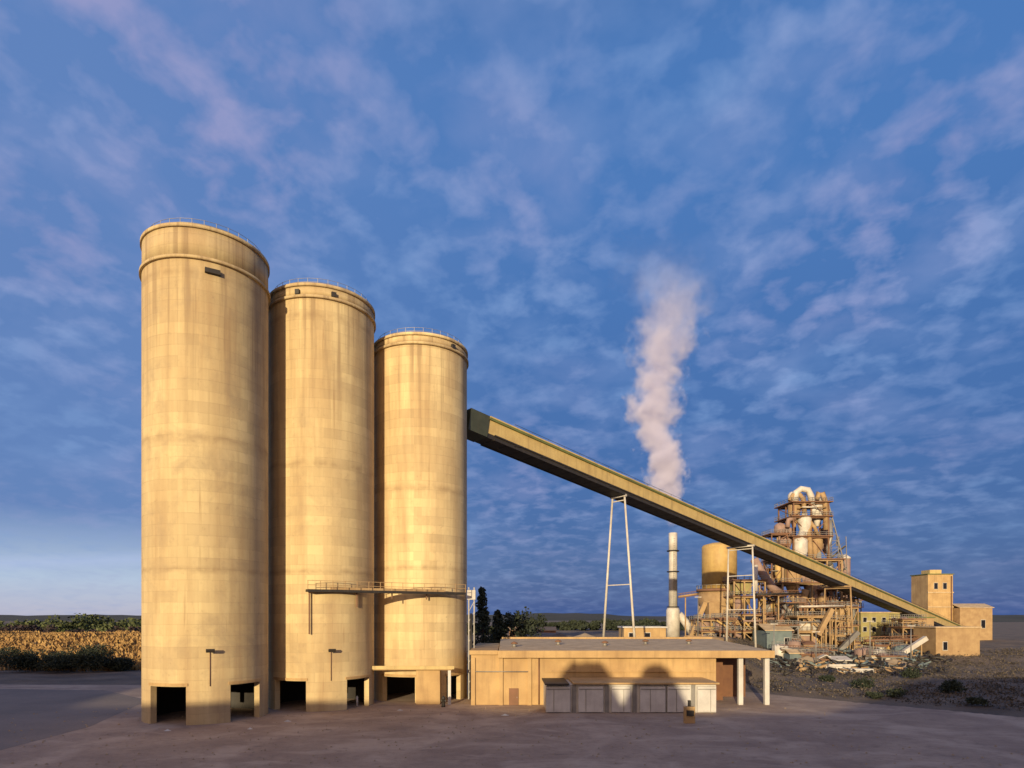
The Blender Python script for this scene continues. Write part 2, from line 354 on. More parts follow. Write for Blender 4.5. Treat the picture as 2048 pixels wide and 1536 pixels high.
# ------------------------------------------------------------------ silos
SR = 7.0
def silo_phi(px, c):
    th = math.atan((px - CX) / F); tc = math.atan2(c[0], c[1]); D = math.hypot(*c); al = th - tc
    s = max(-1, min(1, D * math.sin(al) / SR)); return -tc + math.asin(s) - al
def cyl(Rr, phi, z): return (Rr * math.sin(phi), -Rr * math.cos(phi), z)
def rail_ring(mb, rr, z, n=40, h=1.1, r=0.045):
    for k in range(n):
        a, a2 = 2 * math.pi * k / n, 2 * math.pi * (k + 1) / n
        p, q = Vector(cyl(rr, a, z)), Vector(cyl(rr, a2, z))
        mb.beam(p, p + Vector((0, 0, h)), r * 2)
        for hh in (0.55, h): mb.beam(p + Vector((0, 0, hh)), q + Vector((0, 0, hh)), r * 1.6)
def make_silo(c, H, holes_px, hz, crown, label, lamp_px, marks, seed):
    random.seed(seed); M['concrete'] = CONC[seed - 1]
    root = thing('cement_silo', label, 'silo', (c[0], c[1], 0), 'cement silos')
    holes = [(silo_phi(a, c), silo_phi(b_, c)) for a, b_ in holes_px]
    angs = sorted(set([round(-math.pi + 2 * math.pi * k / 120 + 0.02, 4) for k in range(120)] + [round((x + math.pi) % (2 * math.pi) - math.pi, 4) for h in holes for x in h]))
    H1 = H - crown
    zs = [0, hz] + frange(hz + 1, H1, 24)
    def inhole(a, z):
        if z > hz: return False
        for x0, x1 in holes:
            if (x0 < a < x1) or (x0 < a + 2 * math.pi < x1): return True
        return False
    def shell(Rr, name, m, par):
        bb = MB(); n = len(angs)
        vs = [[bb.bm.verts.new(cyl(Rr, a, z)) for a in angs] for z in zs]
        for j in range(len(zs) - 1):
            for i in range(n):
                a0 = angs[i]; a1 = angs[(i + 1) % n] + (2 * math.pi if i == n - 1 else 0)
                if inhole((a0 + a1) / 2, (zs[j] + zs[j + 1]) / 2): continue
                f = bb.bm.faces.new((vs[j][i], vs[j][(i + 1) % n], vs[j + 1][(i + 1) % n], vs[j + 1][i])); f.smooth = True
        return bb.build(name, m, par, )
    def at(o): o.location = (0, 0, 0); o.matrix_parent_inverse = Matrix(); return o
    wall = at(shell(SR, 'wall', M['concrete'], root))
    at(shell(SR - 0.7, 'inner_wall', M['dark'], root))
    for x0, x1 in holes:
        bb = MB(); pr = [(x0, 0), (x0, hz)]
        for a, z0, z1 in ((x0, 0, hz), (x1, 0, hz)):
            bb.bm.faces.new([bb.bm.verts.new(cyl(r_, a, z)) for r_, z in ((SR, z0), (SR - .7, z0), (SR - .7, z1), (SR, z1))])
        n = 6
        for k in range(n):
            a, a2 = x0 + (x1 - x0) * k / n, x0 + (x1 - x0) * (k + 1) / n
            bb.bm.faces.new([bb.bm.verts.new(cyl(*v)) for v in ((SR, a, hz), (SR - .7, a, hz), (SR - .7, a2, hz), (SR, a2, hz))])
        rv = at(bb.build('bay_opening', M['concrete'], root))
        bb = MB(); n = 8      # lintel band just proud of the wall
        for k in range(n):
            a, a2 = x0 - .03 + (x1 - x0 + .06) * k / n, x0 - .03 + (x1 - x0 + .06) * (k + 1) / n
            bb.beam(cyl(SR + .03, a, hz + .22), cyl(SR + .03, a2, hz + .22), .12, .3)
        o = bb.build('lintel', M['block'], rv); o.location = (0, 0, 0); o.matrix_parent_inverse = Matrix()
    # hopper and loading spout inside
    bb = MB().lathe((0, 0, 0), [(0.5, 3.2), (0.6, 4.0), (SR - 0.8, 9.5), (SR - .8, 10)], 24)
    bb.lathe((0, 0, 0), [(.35, 1.9), (.35, 3.2)], 12); at(bb.build('hopper', M['grey'], root))
    # crown
    def band(name, r0, r1, z0, z1, m):
        bb = MB(); seg = 120
        rings = [[bb.bm.verts.new(cyl(r_, 2 * math.pi * k / seg, z)) for k in range(seg)] for r_, z in ((r0, z0), (r1, z0), (r1, z1), (r0, z1))]
        for j in range(4):
            for k in range(seg):
                f = bb.bm.faces.new((rings[j][k], rings[j][(k + 1) % seg], rings[(j + 1) % 4][(k + 1) % seg], rings[(j + 1) % 4][k])); f.smooth = (j in (1, 3))
        bmesh.ops.split_edges(bb.bm, edges=[e for e in bb.bm.edges if len(e.link_faces) == 2 and e.calc_face_angle(0) > 0.9])
        return at(bb.build(name, m, root))
    band('ledge', SR - .25, SR + .26, H1, H1 + .35, M['concrete'])
    band('crown_wall', SR - .5, SR - .02, H1 + .35, H - .4, M['concrete'])
    band('coping', SR - .6, SR + .16, H - .4, H, M['concrete'])
    at(MB().lathe((0, 0, 0), [(SR - .5, H - 1.0), (SR - .5, H - .8), (1, H - .3)], 48).build('roof_slab', M['roofing'], root))
    bb = MB(); rail_ring(bb, SR - .55, H - .1, n=32, h=1.0, r=.022); at(bb.build('handrail', M['grey'], root))
    for px, w, hh, dz in marks:
        a = silo_phi(px, c); bb = MB()
        p = Vector(cyl(SR - .05, a, H - .4 + dz)); q = Vector(cyl(SR + .35, a, H - .4 + dz))
        bb.beam(p, q, w, hh); at(bb.build('vent_box', M['dark'], root))
    for px, z in lamp_px:
        a = silo_phi(px, c); bb = MB(); p = Vector(cyl(SR, a, z)); q = Vector(cyl(SR + .75, a, z + .1))
        bb.beam(p, q, .12); bb.beam(q, Vector(cyl(SR + .95, a, z - .05)), .9, .32)
        fl = at(bb.build('floodlight', M['dark'], root))
        bb = MB(); bb.tube([Vector(cyl(SR + .06, a, z)), Vector(cyl(SR + .06, a, hz if z < 12 else z - 6))], .05, 6)
        o = bb.build('conduit', M['rust'], fl); o.location = (0, 0, 0); o.matrix_parent_inverse = Matrix()
    # rooftop gear
    bb = MB(); bb.box(-1.2, 1.2, -1, 1, H - .4, H + .9); bb.lathe((2.5, 1, 0), [(.5, H - .4), (.5, H + .8), (.2, H + 1.1)], 12)
    at(bb.build('dust_filter', M['grey'], root))
    bb = MB()   # cage ladder at the rear left
    a = R(-95)
    for da in (-.03, .03): bb.beam(cyl(SR + .2, a + da, .3), cyl(SR + .2, a + da, H + 1), .07)
    for k in range(int(H / .6)): bb.beam(cyl(SR + .2, a - .03, .5 + k * .6), cyl(SR + .2, a + .03, .5 + k * .6), .05)
    at(bb.build('ladder', M['dark'], root))
    return root
S1, S2, S3 = (-36.75, 77.75), (-25.6, 87.8), (-13.15, 96.0)
make_silo(S1, 56.0, [(301, 372), (461, 519)], 4.3, 3.9, 'nearest and widest looking concrete silo, alone in having a deep crown band at its top', [(420, 8.3)], [(425, 1.6, .5, -4.6)], 1)
make_silo(S2, 54.6, [(550, 612), (694, 738)], 3.9, 1.9, 'middle concrete silo standing between the big crowned silo and the conveyor silo', [(662, 7.8)], [(596, .55, .6, -.8), (667, .6, .6, -.8)], 2)
make_silo(S3, 52.0, [(766, 830), (893, 921)], 3.6, 1.7, 'smallest looking concrete silo, the one the sloping conveyor gallery runs into', [], [(905, .6, .6, -.7)], 3)

# catwalk across silos two and three
a, c_ = Vector((-25.2, 79.7, 15.4)), Vector((-6.3, 90.8, 15.4))
d = (c_ - a).normalized(); nrm = Vector((d.y, -d.x, 0))
t = thing('catwalk', 'thin dark steel catwalk bracketed across the middle and right silos', 'catwalk', a)
MB().beam(a, c_, 1.3, .32).build('deck', M['dark'], t)
MB().beam(a + Vector((0, 0, .3)) - nrm * .3 + d * 3, a + Vector((0, 0, .3)) - nrm * .3 + d * 19, .4, .4).build('pipe', M['tan'], t)
b = MB()
L = (c_ - a).length
for k in range(15):
    p = a + d * (L * k / 14) + nrm * .6 + Vector((0, 0, .15)); b.beam(p, p + Vector((0, 0, 1.15)), .07)
for z in (.7, 1.25): b.beam(a + nrm * .6 + Vector((0, 0, z)), c_ + nrm * .6 + Vector((0, 0, z)), .06)
b.build('handrail', M['tan'], t)
for k, ln in ((0.02, 5.5), (0.10, .8), (0.30, 2.0), (0.52, .9), (0.75, .9)):
    p = a + d * L * k - nrm * .5; MB().beam(p, p - Vector((0, 0, ln)), .16).build('bracket', M['rust'], t)
# pipes by the right silo edge
t = thing('service_mast', 'slim grey pipe mast with a pale box beside the right silo edge', 'mast', (-5.3, 93, 0))
b = MB()
for dx in (0, .8):
    for dy in (0, .8): b.beam((-5.7 + dx, 93 + dy, 0), (-5.7 + dx, 93 + dy, 16.4), .14)
for k in range(11): b.beam((-5.7, 93, .8 + k * 1.5), (-4.9, 93, 2.3 + k * 1.5 if k < 10 else 15.8), .08)
b.build('lattice', M['grey'], t)
MB().box(-5.9, -4.7, 92.9, 94.1, 14.6, 16.0).build('junction_box', M['whitewash'], t)
MB().tube([(-5.3, 92.7, 0), (-5.3, 92.7, 12.6)], .16, 8).build('pipe', M['dark'], t)
# pipe between first and second silo
t = thing('standpipe', 'dark vertical downpipe in the gap between the first two silos', 'pipe', (-30.4, 79.0, 0))
MB().tube([(-30.4, 79.2, 0), (-30.4, 79.2, 6.4), (-30.6, 80.4, 7.0)], .17, 8).build('pipe', M['dark'], t)
MB().tube([(-30.0, 79.0, 0), (-30.0, 79.0, 4.4)], .1, 8).build('vent_pipe', M['whitewash'], t)

# canopy by the third silo
t = thing('loading_canopy', 'low flat tan canopy over the truck bay of the right silo', 'canopy', (-14, 87, 0))
MB().box(-19.8, -7.6, 87.2, 88.9, 4.75, 5.2).build('roof', M['block'], t, bevel=.03)
MB().box(-20.1, -7.3, 87.0, 87.19, 4.9, 5.35).build('fascia', M['gallery'], t)
for px in (-19.4, -8.0): MB().box(px - .2, px + .2, 87.4, 87.8, 0, 4.74).build('post', M['whitewash'], t)
MB().box(-12.6, -9.3, 87.5, 88.85, 0, 4.7).build('control_booth', M['block'], t, bevel=.04)
t2 = MB().lathe((-20.3, 85.6, 0), [(.16, 0), (.16, 1.3), (.1, 1.42)], 12).build('bollard', M['whitewash']); tag(t2, 'short white bollard in front of the tan canopy left post', 'bollard')
t2 = MB().lathe((-8.6, 85.2, 0), [(.3, 0), (.24, .2), (.2, 1.0), (.3, 1.05), (.26, 1.3), (.08, 1.5)], 12)
t2.beam((-8.95, 85.2, .85), (-8.25, 85.2, .85), .2); tag(t2.build('hydrant', M['dark']), 'small dark hydrant on the yard in front of the right silo', 'hydrant')

# ------------------------------------------------------------------ conveyor gallery
A = Vector((-6.4, 98.6, 42.2)); E = Vector((171.6, 237.4, 5.1))
ax = (E - A).normalized(); hv = Vector((ax.x, ax.y, 0)).normalized(); pr = Vector((hv.y, -hv.x, 0)); LEN = (E - A).length
upv = pr.cross(ax).normalized()
if upv.z < 0: upv = -upv
t = thing('conveyor_gallery', 'long tan enclosed conveyor gallery sloping from the right silo down to the plant', 'conveyor', A)
def cpt(s, side, up): return A + ax * s + pr * side + upv * up * .86
def gbox(name, m, s0, s1, a0, a1, u0, u1, par):
    bb = MB(); v = [bb.bm.verts.new(cpt(s, q, u)) for u in (u0, u1) for q in (a0, a1) for s in (s0, s1)]
    for f in ((0, 2, 3, 1), (4, 5, 7, 6), (0, 1, 5, 4), (2, 6, 7, 3), (0, 4, 6, 2), (1, 3, 7, 5)): bb.bm.faces.new([v[i] for i in f])
    return bb.build(name, m, par)
W = 1.7
gbox('cladding', M['gallery'], 3.02, LEN, -W, W, -1.1, 1.35, t)
gbox('roof', M['greenroof'], 3.01, LEN, -W - .3, W + .3, 1.36, 1.72, t)
gbox('eaves_strip', M['gallery'], 3.01, LEN, -W - .34, W + .34, 1.73, 1.98, t)
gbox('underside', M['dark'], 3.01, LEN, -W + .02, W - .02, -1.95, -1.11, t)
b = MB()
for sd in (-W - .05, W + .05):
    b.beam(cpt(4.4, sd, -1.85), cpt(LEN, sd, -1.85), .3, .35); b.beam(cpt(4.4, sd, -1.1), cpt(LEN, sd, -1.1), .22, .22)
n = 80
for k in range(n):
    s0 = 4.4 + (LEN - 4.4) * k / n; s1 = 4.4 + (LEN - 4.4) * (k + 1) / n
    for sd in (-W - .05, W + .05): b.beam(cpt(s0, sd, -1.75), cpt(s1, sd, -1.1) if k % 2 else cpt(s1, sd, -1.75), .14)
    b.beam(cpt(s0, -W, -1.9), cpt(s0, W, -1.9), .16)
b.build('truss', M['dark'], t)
gbox('head_house', M['darkgreen'], -.6, 3.0, -W - .15, W + .15, -1.97, 1.98, t)
b = MB()
for k in range(60):
    p = cpt(8 + k * (LEN - 12) / 59, W + .2, 1.9); b.beam(p, p + Vector((0, 0, .55)), .05)
b.beam(cpt(8, W + .2, 2.45), cpt(LEN - 4, W + .2, 2.45), .05); b.build('roof_rail', M['dark'], t)

def bent(s, top, bot, label, m, cross, w=.45):
    p = A + ax * s; tt = thing('trestle_leg_frame', label, 'support', (p.x, p.y, height(p.x, p.y)), 'trestles under the conveyor')
    tops, bots = [], []
    for sd in (-1, 1):
        a_ = cpt(s, sd * top, -2.0); q = p + pr * sd * bot; q.z = height(q.x, q.y) + .5
        MB().tube([q, a_], [w * .55, w * .42], 10).build('leg', m, tt)
        MB().box(q.x - .8, q.x + .8, q.y - .8, q.y + .8, q.z - 1.5, q.z + .1).build('footing', M['block'], tt, bevel=.04)
        tops.append(a_); bots.append(q)
    for f in cross:
        zc_ = max(bots[0].z, bots[1].z) * (1 - f) + tops[0].z * f; a_ = bots[0].lerp(tops[0], (zc_ - bots[0].z) / (tops[0].z - bots[0].z)); q = bots[1].lerp(tops[1], (zc_ - bots[1].z) / (tops[1].z - bots[1].z)); MB().beam(a_, q, .18).build('crossbar', m, tt)
    MB().beam(tops[0] + pr * -.4, tops[1] + pr * .4, .5, .4).build('cap_beam', m, tt)
    return tt
def s_at(px):
    k = (px - CX) / F; return (k * A.y - A.x) / (ax.x - k * ax.y)
bent(s_at(1239), 1.5, 4.3, 'slender white splayed pair of legs, tallest support under the conveyor', M['white'], (.42, .97))
bent(s_at(1482), 3.0, 3.7, 'upright pair of pale legs carrying the conveyor beside the ochre silo', M['white'], (.35, .7, .97))
bent(s_at(1676), 3.4, 4.0, 'low pair of tan legs under the conveyor before the preheater tower', M['tan'], (.5, .97))

# ------------------------------------------------------------------ low building
bt = thing('workshop_building', 'long low sand coloured building with a flat roof right of the silos', 'building', (12, 87, 0))
b = MB(); b.box(-5.0, 28.6, 87, 111, 0, 6.9); b.build('wall', M['block'], bt, bevel=.05)
b = MB(); b.box(-1.2, 36.2, 86.5, 111.5, 6.95, 7.45)
for v in b.bm.verts: v.co.z += (v.co.y - 86.5) * .03
b.build('roof', M['roofing'], bt, bevel=.04)
MB().box(-1.3, 36.3, 86.2, 86.49, 6.5, 7.5).build('fascia', M['block'], bt, bevel=.03)
MB().box(-5.2, -1.31, 86.7, 110, 6.91, 7.5).build('parapet', M['block'], bt, bevel=.03)
MB().box(-1.0, 36, 111.52, 112.2, 7.0, 8.5).build('rear_parapet', M['block'], bt, bevel=.04)
for x in (-4.7, -.9, 3.0): MB().box(x - .28, x + .28, 86.72, 87.0, 0, 6.49).build('pilaster', M['block'], bt)
MB().box(5.2, 28.4, 86.8, 86.99, 4.55, 4.8).build('string_course', M['block'], bt)
for x in (32.0, 35.6): MB().box(x - .32, x + .32, 87, 87.64, 0, 6.94).build('column', M['whitewash'], bt, bevel=.03)
MB().box(28.7, 31.2, 92, 96, 0, 6.9).build('rear_partition', M['brown'], bt)
MB().box(28.62, 36, 96.1, 96.4, 0, 6.9).build('back_wall', M['brown'], bt)
MB().tube([(4.3, 86.85, .1), (4.3, 86.85, 6.4)], .1, 8).build('downpipe', M['rust'], bt)
MB().tube([(-5.0, 86.8, 4.6), (2.8, 86.68, 4.6)], .07, 6).build('cable_tray', M['grey'], bt)
dr = MB().box(.2, 1.5, 86.86, 86.995, 0, 2.3).build('door', M['rust'], bt); MB().box(1.25, 1.35, 86.8, 86.859, 1.0, 1.15).build('handle', M['grey'], dr)
for i in range(5):
    x = 1 + i * 6.8; q = random.uniform(90, 104); rz_ = 7.45 + (q - 86.5) * .03
    vt = thing('roof_vent', ['squat vent on the sandy building roof, nearest the silos', 'roof vent second from the silos on the sandy building', 'middle roof vent on the sandy building', 'roof vent on the sandy building next to the canopy end', 'last roof vent above the open canopy of the sandy building'][i], 'vent', (x, q, rz_), 'roof vents of the low building')
    MB().lathe((x, q, rz_), [(.3, -.05), (.3, .45)], 10).build('pipe', M['grey'], vt); MB().lathe((x, q, rz_), [(.5, .46), (.5, .6), (.1, .8)], 10).build('cowl', M['rust'], vt)

SY = 79.5
# white shed with panel doors in front
st = thing('storage_shed', 'low whitewashed shed with panel doors in front of the sandy building', 'shed', (14, SY, 0))

x0, x1 = PX(1092, SY), PX(1436, SY)
MB().box(x0 + .1, x1 - .05, SY + .6, 86.6, 0, 3.55).build('wall', M['whitewash'], st)
MB().box(x0 - .15, x0 + 2.9, SY - .2, 86.6, 3.57, 3.75).build('eave', M['dark'], st)
MB().box(x0 + 3.4, x1 + .2, SY, 86.6, 3.62, 3.85).build('roof', M['block'], st, bevel=.03)
for q0, q1 in ((1092, 1141), (1157, 1207), (1224, 1262), (1281, 1332), (1336, 1382), (1396, 1434)):
    dr = MB().box(PX(q0, SY), PX(q1, SY), SY + .25, SY + .58, .1, 3.35).build('door', M['whitewash'], st, bevel=.03)
    xa, xb = PX(q0, SY), PX(q1, SY); jx = random.uniform(.3, .7) * (xb - xa) + xa
    MB().box(xa + .08, xb - .08, SY + .2, SY + .249, 2.95, 3.05).build('top_rail', M['grey'], dr)
    MB().box(jx - .03, jx + .03, SY + .2, SY + .249, .2, 2.98).build('seam', M['grey'], dr)
for q in (1149, 1215, 1271, 1334, 1389): MB().box(PX(q - 4, SY), PX(q + 4, SY), SY + .45, SY + .59, 0, 3.54).build('recess', M['grey'], st)

# meter post near the camera side of the shed
mt = thing('utility_post', 'short brown utility post with dark meter box on the yard', 'post', (20.7, 72.3, 0))
MB().box(20.1, 21.3, 72.0, 72.6, 0, 1.9).build('plinth', M['block'], mt, bevel=.04)
MB().box(20.3, 21.1, 71.8, 71.99, .9, 1.5).build('meter_box', M['dark'], mt)
MB().beam((20.7, 72.3, 1.9), (20.7, 72.3, 2.6), .3).build('cap', M['dark'], mt)

# ------------------------------------------------------------------ plant
def gz(x, y): return height(x, y)
def stack():
    Y = 200; c = P(1346, 1232, Y); z0 = gz(c.x, Y) - .3; zt = PZ(1066, Y); c = Vector((c.x, Y, 0))
    tt = thing('chimney_stack', 'tall slim white chimney on a wide base with steam above it', 'chimney', (c.x, Y, z0))
    MB().lathe(c, [(2.1, z0), (2.1, 14.0), (1.75, 14.8)], 24).build('base', M['white'], tt)
    MB().lathe(c, [(1.35, 14.8), (1.28, zt - 6), (1.28, zt - 5.9)], 24).build('shaft', M['white'], tt)
    MB().lathe(c, [(1.34, zt - 5.5), (1.32, zt), (1.1, zt + .05), (1.1, zt - 1)], 24).build('tip', M['white'], tt)
    for z in (zt - 5.8, 26.0, 14.9):
        o = MB().lathe(c, [(1.5, z), (1.9, z), (1.9, z + .3), (1.5, z + .3)], 24).build('platform', M['dark'], tt)
    bb = MB()
    for s in (-.25, .25): bb.beam((c.x + s, Y - 1.5, z0), (c.x + s, Y - 1.45, zt - 5), .08)
    for k in range(56): bb.beam((c.x - .25, Y - 1.5, z0 + 1 + k * .55), (c.x + .25, Y - 1.5, z0 + 1 + k * .55), .05)
    bb.build('ladder', M['grey'], tt)
    MB().tube([P(1358, 1228, Y), P(1372, 1246, Y), P(1390, 1274, Y)], [1.1, 1.3, 1.3], 14).build('inlet_duct', M['white'], tt)
    return c, zt
SC_, ZT = stack()

def frame(par, x0, x1, y0, y1, zs, nx=2, ny=2, cw=.35, mc=None, ms=None, mr=None, slabs=True, brace=True, over=.6):
    mc = mc or M['tan']; ms = ms or M['rust']; mr = mr or M['grey']
    X = frange(x0, x1, nx); Yy = frange(y0, y1, ny)
    for x in X:
        for y in Yy:
            if y in (Yy[0], Yy[-1]) or x in (X[0], X[-1]): MB().beam((x, y, zs[0]), (x, y, zs[-1]), cw).build('column', mc, par)
    for i, z in enumerate(zs[1:]):
        if slabs: MB().box(x0 - over, x1 + over, y0 - over, y1 + over, z - .18, z + .12).build('floor_deck', ms, par)
        bb = MB()
        for y in (y0, y1): bb.beam((x0, y, z - .4), (x1, y, z - .4), cw * .8, cw)
        for x in (x0, x1): bb.beam((x, y0, z - .4), (x, y1, z - .4), cw * .8, cw)
        bb.build('girder', mc, par)
        bb = MB(); q = over - .1
        cs = [(x0 - q, y0 - q), (x1 + q, y0 - q), (x1 + q, y1 + q), (x0 - q, y1 + q)]
        for k in range(4):
            p0, p1 = Vector((*cs[k], z + .12)), Vector((*cs[(k + 1) % 4], z + .12))
            for hh in (.55, 1.1): bb.beam(p0 + Vector((0, 0, hh)), p1 + Vector((0, 0, hh)), .09)
            for j in range(6): pp = p0.lerp(p1, j / 6); bb.beam(pp, pp + Vector((0, 0, 1.1)), .09)
        bb.build('handrail', mr, par)
        if brace:
            bb = MB(); zl = zs[i]
            for k in range(nx):
                if (k + i) % 2 == 0: bb.beam((X[k], y0 - .05, zl), (X[k + 1], y0 - .05, z - .5), .2)
                else: bb.beam((X[k + 1], y0 - .05, zl), (X[k], y0 - .05, z - .5), .2)
            bb.beam((x0 - .05, y0, zl), (x0 - .05, y1, z - .5), .2); bb.build('bracing', mc, par)
def dress(par, x0, x1, y0, y1, zs, n, seed):
    rs = random.getstate(); random.seed(seed); U = random.uniform
    for k in range(n):
        i = random.randrange(len(zs) - 1); z0_, z1_ = zs[i] + .2, zs[i + 1] - .6
        if z1_ - z0_ < .8: continue
        m_ = M[random.choice(['tan', 'tan', 'rust', 'pink', 'white', 'grey', 'dark', 'ochre'])]; ty = random.random(); x, y = U(x0 + .5, x1 - .5), U(y0 - .3, y1 - .5)
        if ty < .3: MB().tube([(x, y, z0_), (x, y, z1_)], U(.12, .35), 8).build('riser_pipe', m_, par)
        elif ty < .5: zz_ = U(z0_, z1_); MB().tube([(U(x0 - 1, x), y0 - .35, zz_), (U(x, x1 + 1), y0 - .35, zz_)], U(.12, .3), 8).build('pipe_run', m_, par)
        elif ty < .72:
            r_ = min(U(.5, 1.3), (x1 - x0) / 4); hh = (z1_ - z0_); MB().lathe((x, y + 1.2, 0), [(.2, z0_), (r_ * .4, z0_ + .1 * hh), (r_, z0_ + hh * .4), (r_, z0_ + hh * .85), (r_ * .3, z1_)], 14).build('vessel', m_, par)
        elif ty < .88: w_, hh = U(.6, 1.6), U(.5, .9) * (z1_ - z0_); MB().box(x - w_, x + w_, y, y + U(1, 2.5), z0_, z0_ + hh).build('machine_casing', m_, par, bevel=.05)
        else: MB().tube([(x - U(1, 2.5), y, z1_), (x, y - .2, (z0_ + z1_) / 2), (x + U(1, 2), y, z0_)], U(.25, .55), 10).build('chute', m_, par)
    random.setstate(rs)
def cyclone(par, x, y, ztop, r, h, m, cone=1.2):
    MB().lathe((x, y, ztop), [(.3 * r, -h - cone * r * 2), (.35 * r, -h - cone * r * 1.7), (r, -h), (r, 0), (.9 * r, .25 * r), (.4 * r, .45 * r), (.4 * r, .9 * r)], 20).build('cyclone', m, par)

# preheater tower
Y0 = 190
tt = thing('preheater_tower', 'tallest open steel tower of white cyclones and ducts behind the conveyor', 'tower', (P(1612, 0, Y0).x, Y0, 3))
xa, xb = PX(1582, Y0), PX(1662, Y0); xm = (xa + xb) / 2
z = [gz(xm, Y0) - .3] + [PZ(q, Y0) for q in (1262, 1212, 1165, 1118, 1072, 1032, 1003)]
frame(tt, xa - 2.5, xb + 3.2, Y0, Y0 + 13, z[:5], 4, 2, .45, over=.9)
frame(tt, xa + 1, xb - .5, Y0 + .5, Y0 + 11, z[4:8], 2, 2, .38, mc=M['rust'], over=1.0)
dress(tt, xa - 2.5, xb + 3.2, Y0, Y0 + 5, z[:5], 34, 5); dress(tt, xa + 1, xb - .5, Y0, Y0 + 4, z[4:8], 10, 6)
for (px, py, r_, h_, m_, dy) in ((1609, 1038, 2.0, 1.6, 'white', 1.5), (1588, 1012, 1.8, 2.2, 'tan', 3), (1634, 1010, 1.9, 2.0, 'white', 3), (1600, 1082, 2.2, 3.2, 'white', 1.5),
                             (1630, 1075, 2.2, 3.0, 'tan', 3), (1650, 1060, 1.6, 3.5, 'pink', 7), (1573, 1060, 1.9, 2.8, 'pink', 4), (1585, 1140, 2.4, 3.5, 'tan', 2.5), (1625, 1145, 2.6, 4, 'pink', 2.6), (1655, 1150, 2.2, 3, 'tan', 3), (1600, 1200, 2.4, 3, 'rust', 2), (1640, 1200, 2.6, 3.2, 'tan', 2.2)):
    cyclone(tt, PX(px, Y0 + dy), Y0 + dy, PZ(py, Y0 + dy), r_, h_, M[m_])
for pts, r_, m_ in (([(1590, 1003), (1592, 985), (1602, 978), (1616, 980), (1622, 992), (1624, 1008)], .95, 'white'),
                    ([(1609, 1025), (1607, 1000), (1600, 990), (1586, 990), (1580, 1002)], .7, 'tan'),
                    ([(1634, 1000), (1637, 986), (1645, 986), (1650, 1000), (1652, 1060)], .75, 'tan'),
                    ([(1601, 1115), (1600, 1092), (1604, 1062)], .8, 'white'), ([(1621, 1120), (1620, 1090), (1616, 1060), (1622, 1045)], .8, 'tan'),
                    ([(1575, 1055), (1577, 1040), (1590, 1036)], .7, 'pink'), ([(1660, 1130), (1656, 1095), (1662, 1075), (1660, 1040)], .6, 'grey'),
                    ([(1590, 1260), (1600, 1220), (1612, 1180)], 1.1, 'tan'), ([(1650, 1270), (1640, 1225), (1628, 1190)], 1.0, 'pink')):
    MB().tube([P(a_, b_, Y0 + 1) for a_, b_ in pts], r_, 12).build('duct', M[m_], tt)
bb = MB()   # raking lattice strut frame on the right and hood cluster on the left
for dy in (1, 6):
    p_, q_ = P(1657, 1008, Y0 + dy), P(1692, 1140, Y0 + dy); r0_, r1_ = P(1648, 1008, Y0 + dy), P(1662, 1140, Y0 + dy)
    bb.beam(p_, q_, .3)
    for k in range(9):
        bb.beam(p_.lerp(q_, k / 9), r0_.lerp(r1_, (k + 1) / 9), .14); bb.beam(p_.lerp(q_, k / 9), r0_.lerp(r1_, k / 9), .14)
bb.build('raking_frame', M['grey'], tt)
frame(tt, PX(1546, Y0), PX(1578, Y0), Y0 + 1, Y0 + 7, [z[3], PZ(1118, Y0), PZ(1088, Y0), PZ(1066, Y0)], 1, 1, .3, mc=M['rust'], over=.5)
dress(tt, PX(1548, Y0), PX(1576, Y0), Y0 + 1, Y0 + 4, [z[3], PZ(1118, Y0), PZ(1088, Y0), PZ(1066, Y0)], 8, 77)
for px_, py_, r_ in ((1560, 1052, 1.7), (1584, 990, 1.2), (1645, 998, 1.3)):
    MB().lathe((PX(px_, Y0 + 3), Y0 + 3, PZ(py_, Y0 + 3)), [(r_ * .6, -3), (r_, -1.6), (r_, 0), (r_ * .6, .7), (.2, 1)], 16).build('hood', M['white' if py_ < 1000 else 'pink'], tt)
bb = MB()   # zig-zag stair on the right face
for k in range(9):
    za, zb = z[1] + (k) * 3.2, z[1] + (k + 1) * 3.2; xs0 = xb + 3.9 - k * .18
    pa, pb = (xs0, Y0 + 1, za), (xs0 + 2.2, Y0 + 5, zb)
    if k % 2: pa, pb = (xs0, Y0 + 5, za), (xs0 + 2.2, Y0 + 1, zb)
    bb.beam(pa, pb, .9, .2); bb.beam((pa[0] - .4, pa[1], pa[2] + 1), (pb[0] - .4, pb[1], pb[2] + 1), .08)
for dx in (0, 2.4):
    for dy in (1, 5): bb.beam((xb + 3.7 + dx, Y0 + dy, z[0]), (xb + 2.6 + dx, Y0 + dy, z[5]), .18)
bb.build('stair_tower', M['grey'], tt)
# steel derrick-like top
bb = MB(); zz = z[7]
for k, (dx, dy) in enumerate(((0, 0), (5, 0), (5, 5), (0, 5))):
    bb.beam((xm - 3.4 + dx, Y0 + 2 + dy, zz), (xm - 2.4 + dx * .7, Y0 + 2.6 + dy * .7, zz + 3.6), .18)
bb.beam((xm - 2.6, Y0 + 2.4, zz + 3.4), (xm + 1.4, Y0 + 2.4, zz + 3.4), .2); bb.beam((xm - 3.6, Y0 + 2, zz + .2), (xm + 1.2, Y0 + 2.4, zz + 3.4), .14); bb.beam((xm - 2.4, Y0 + 6, zz + 3.4), (xm + 1.2, Y0 + 6, zz + 3.4), .2)
bb.build('top_frame', M['rust'], tt)

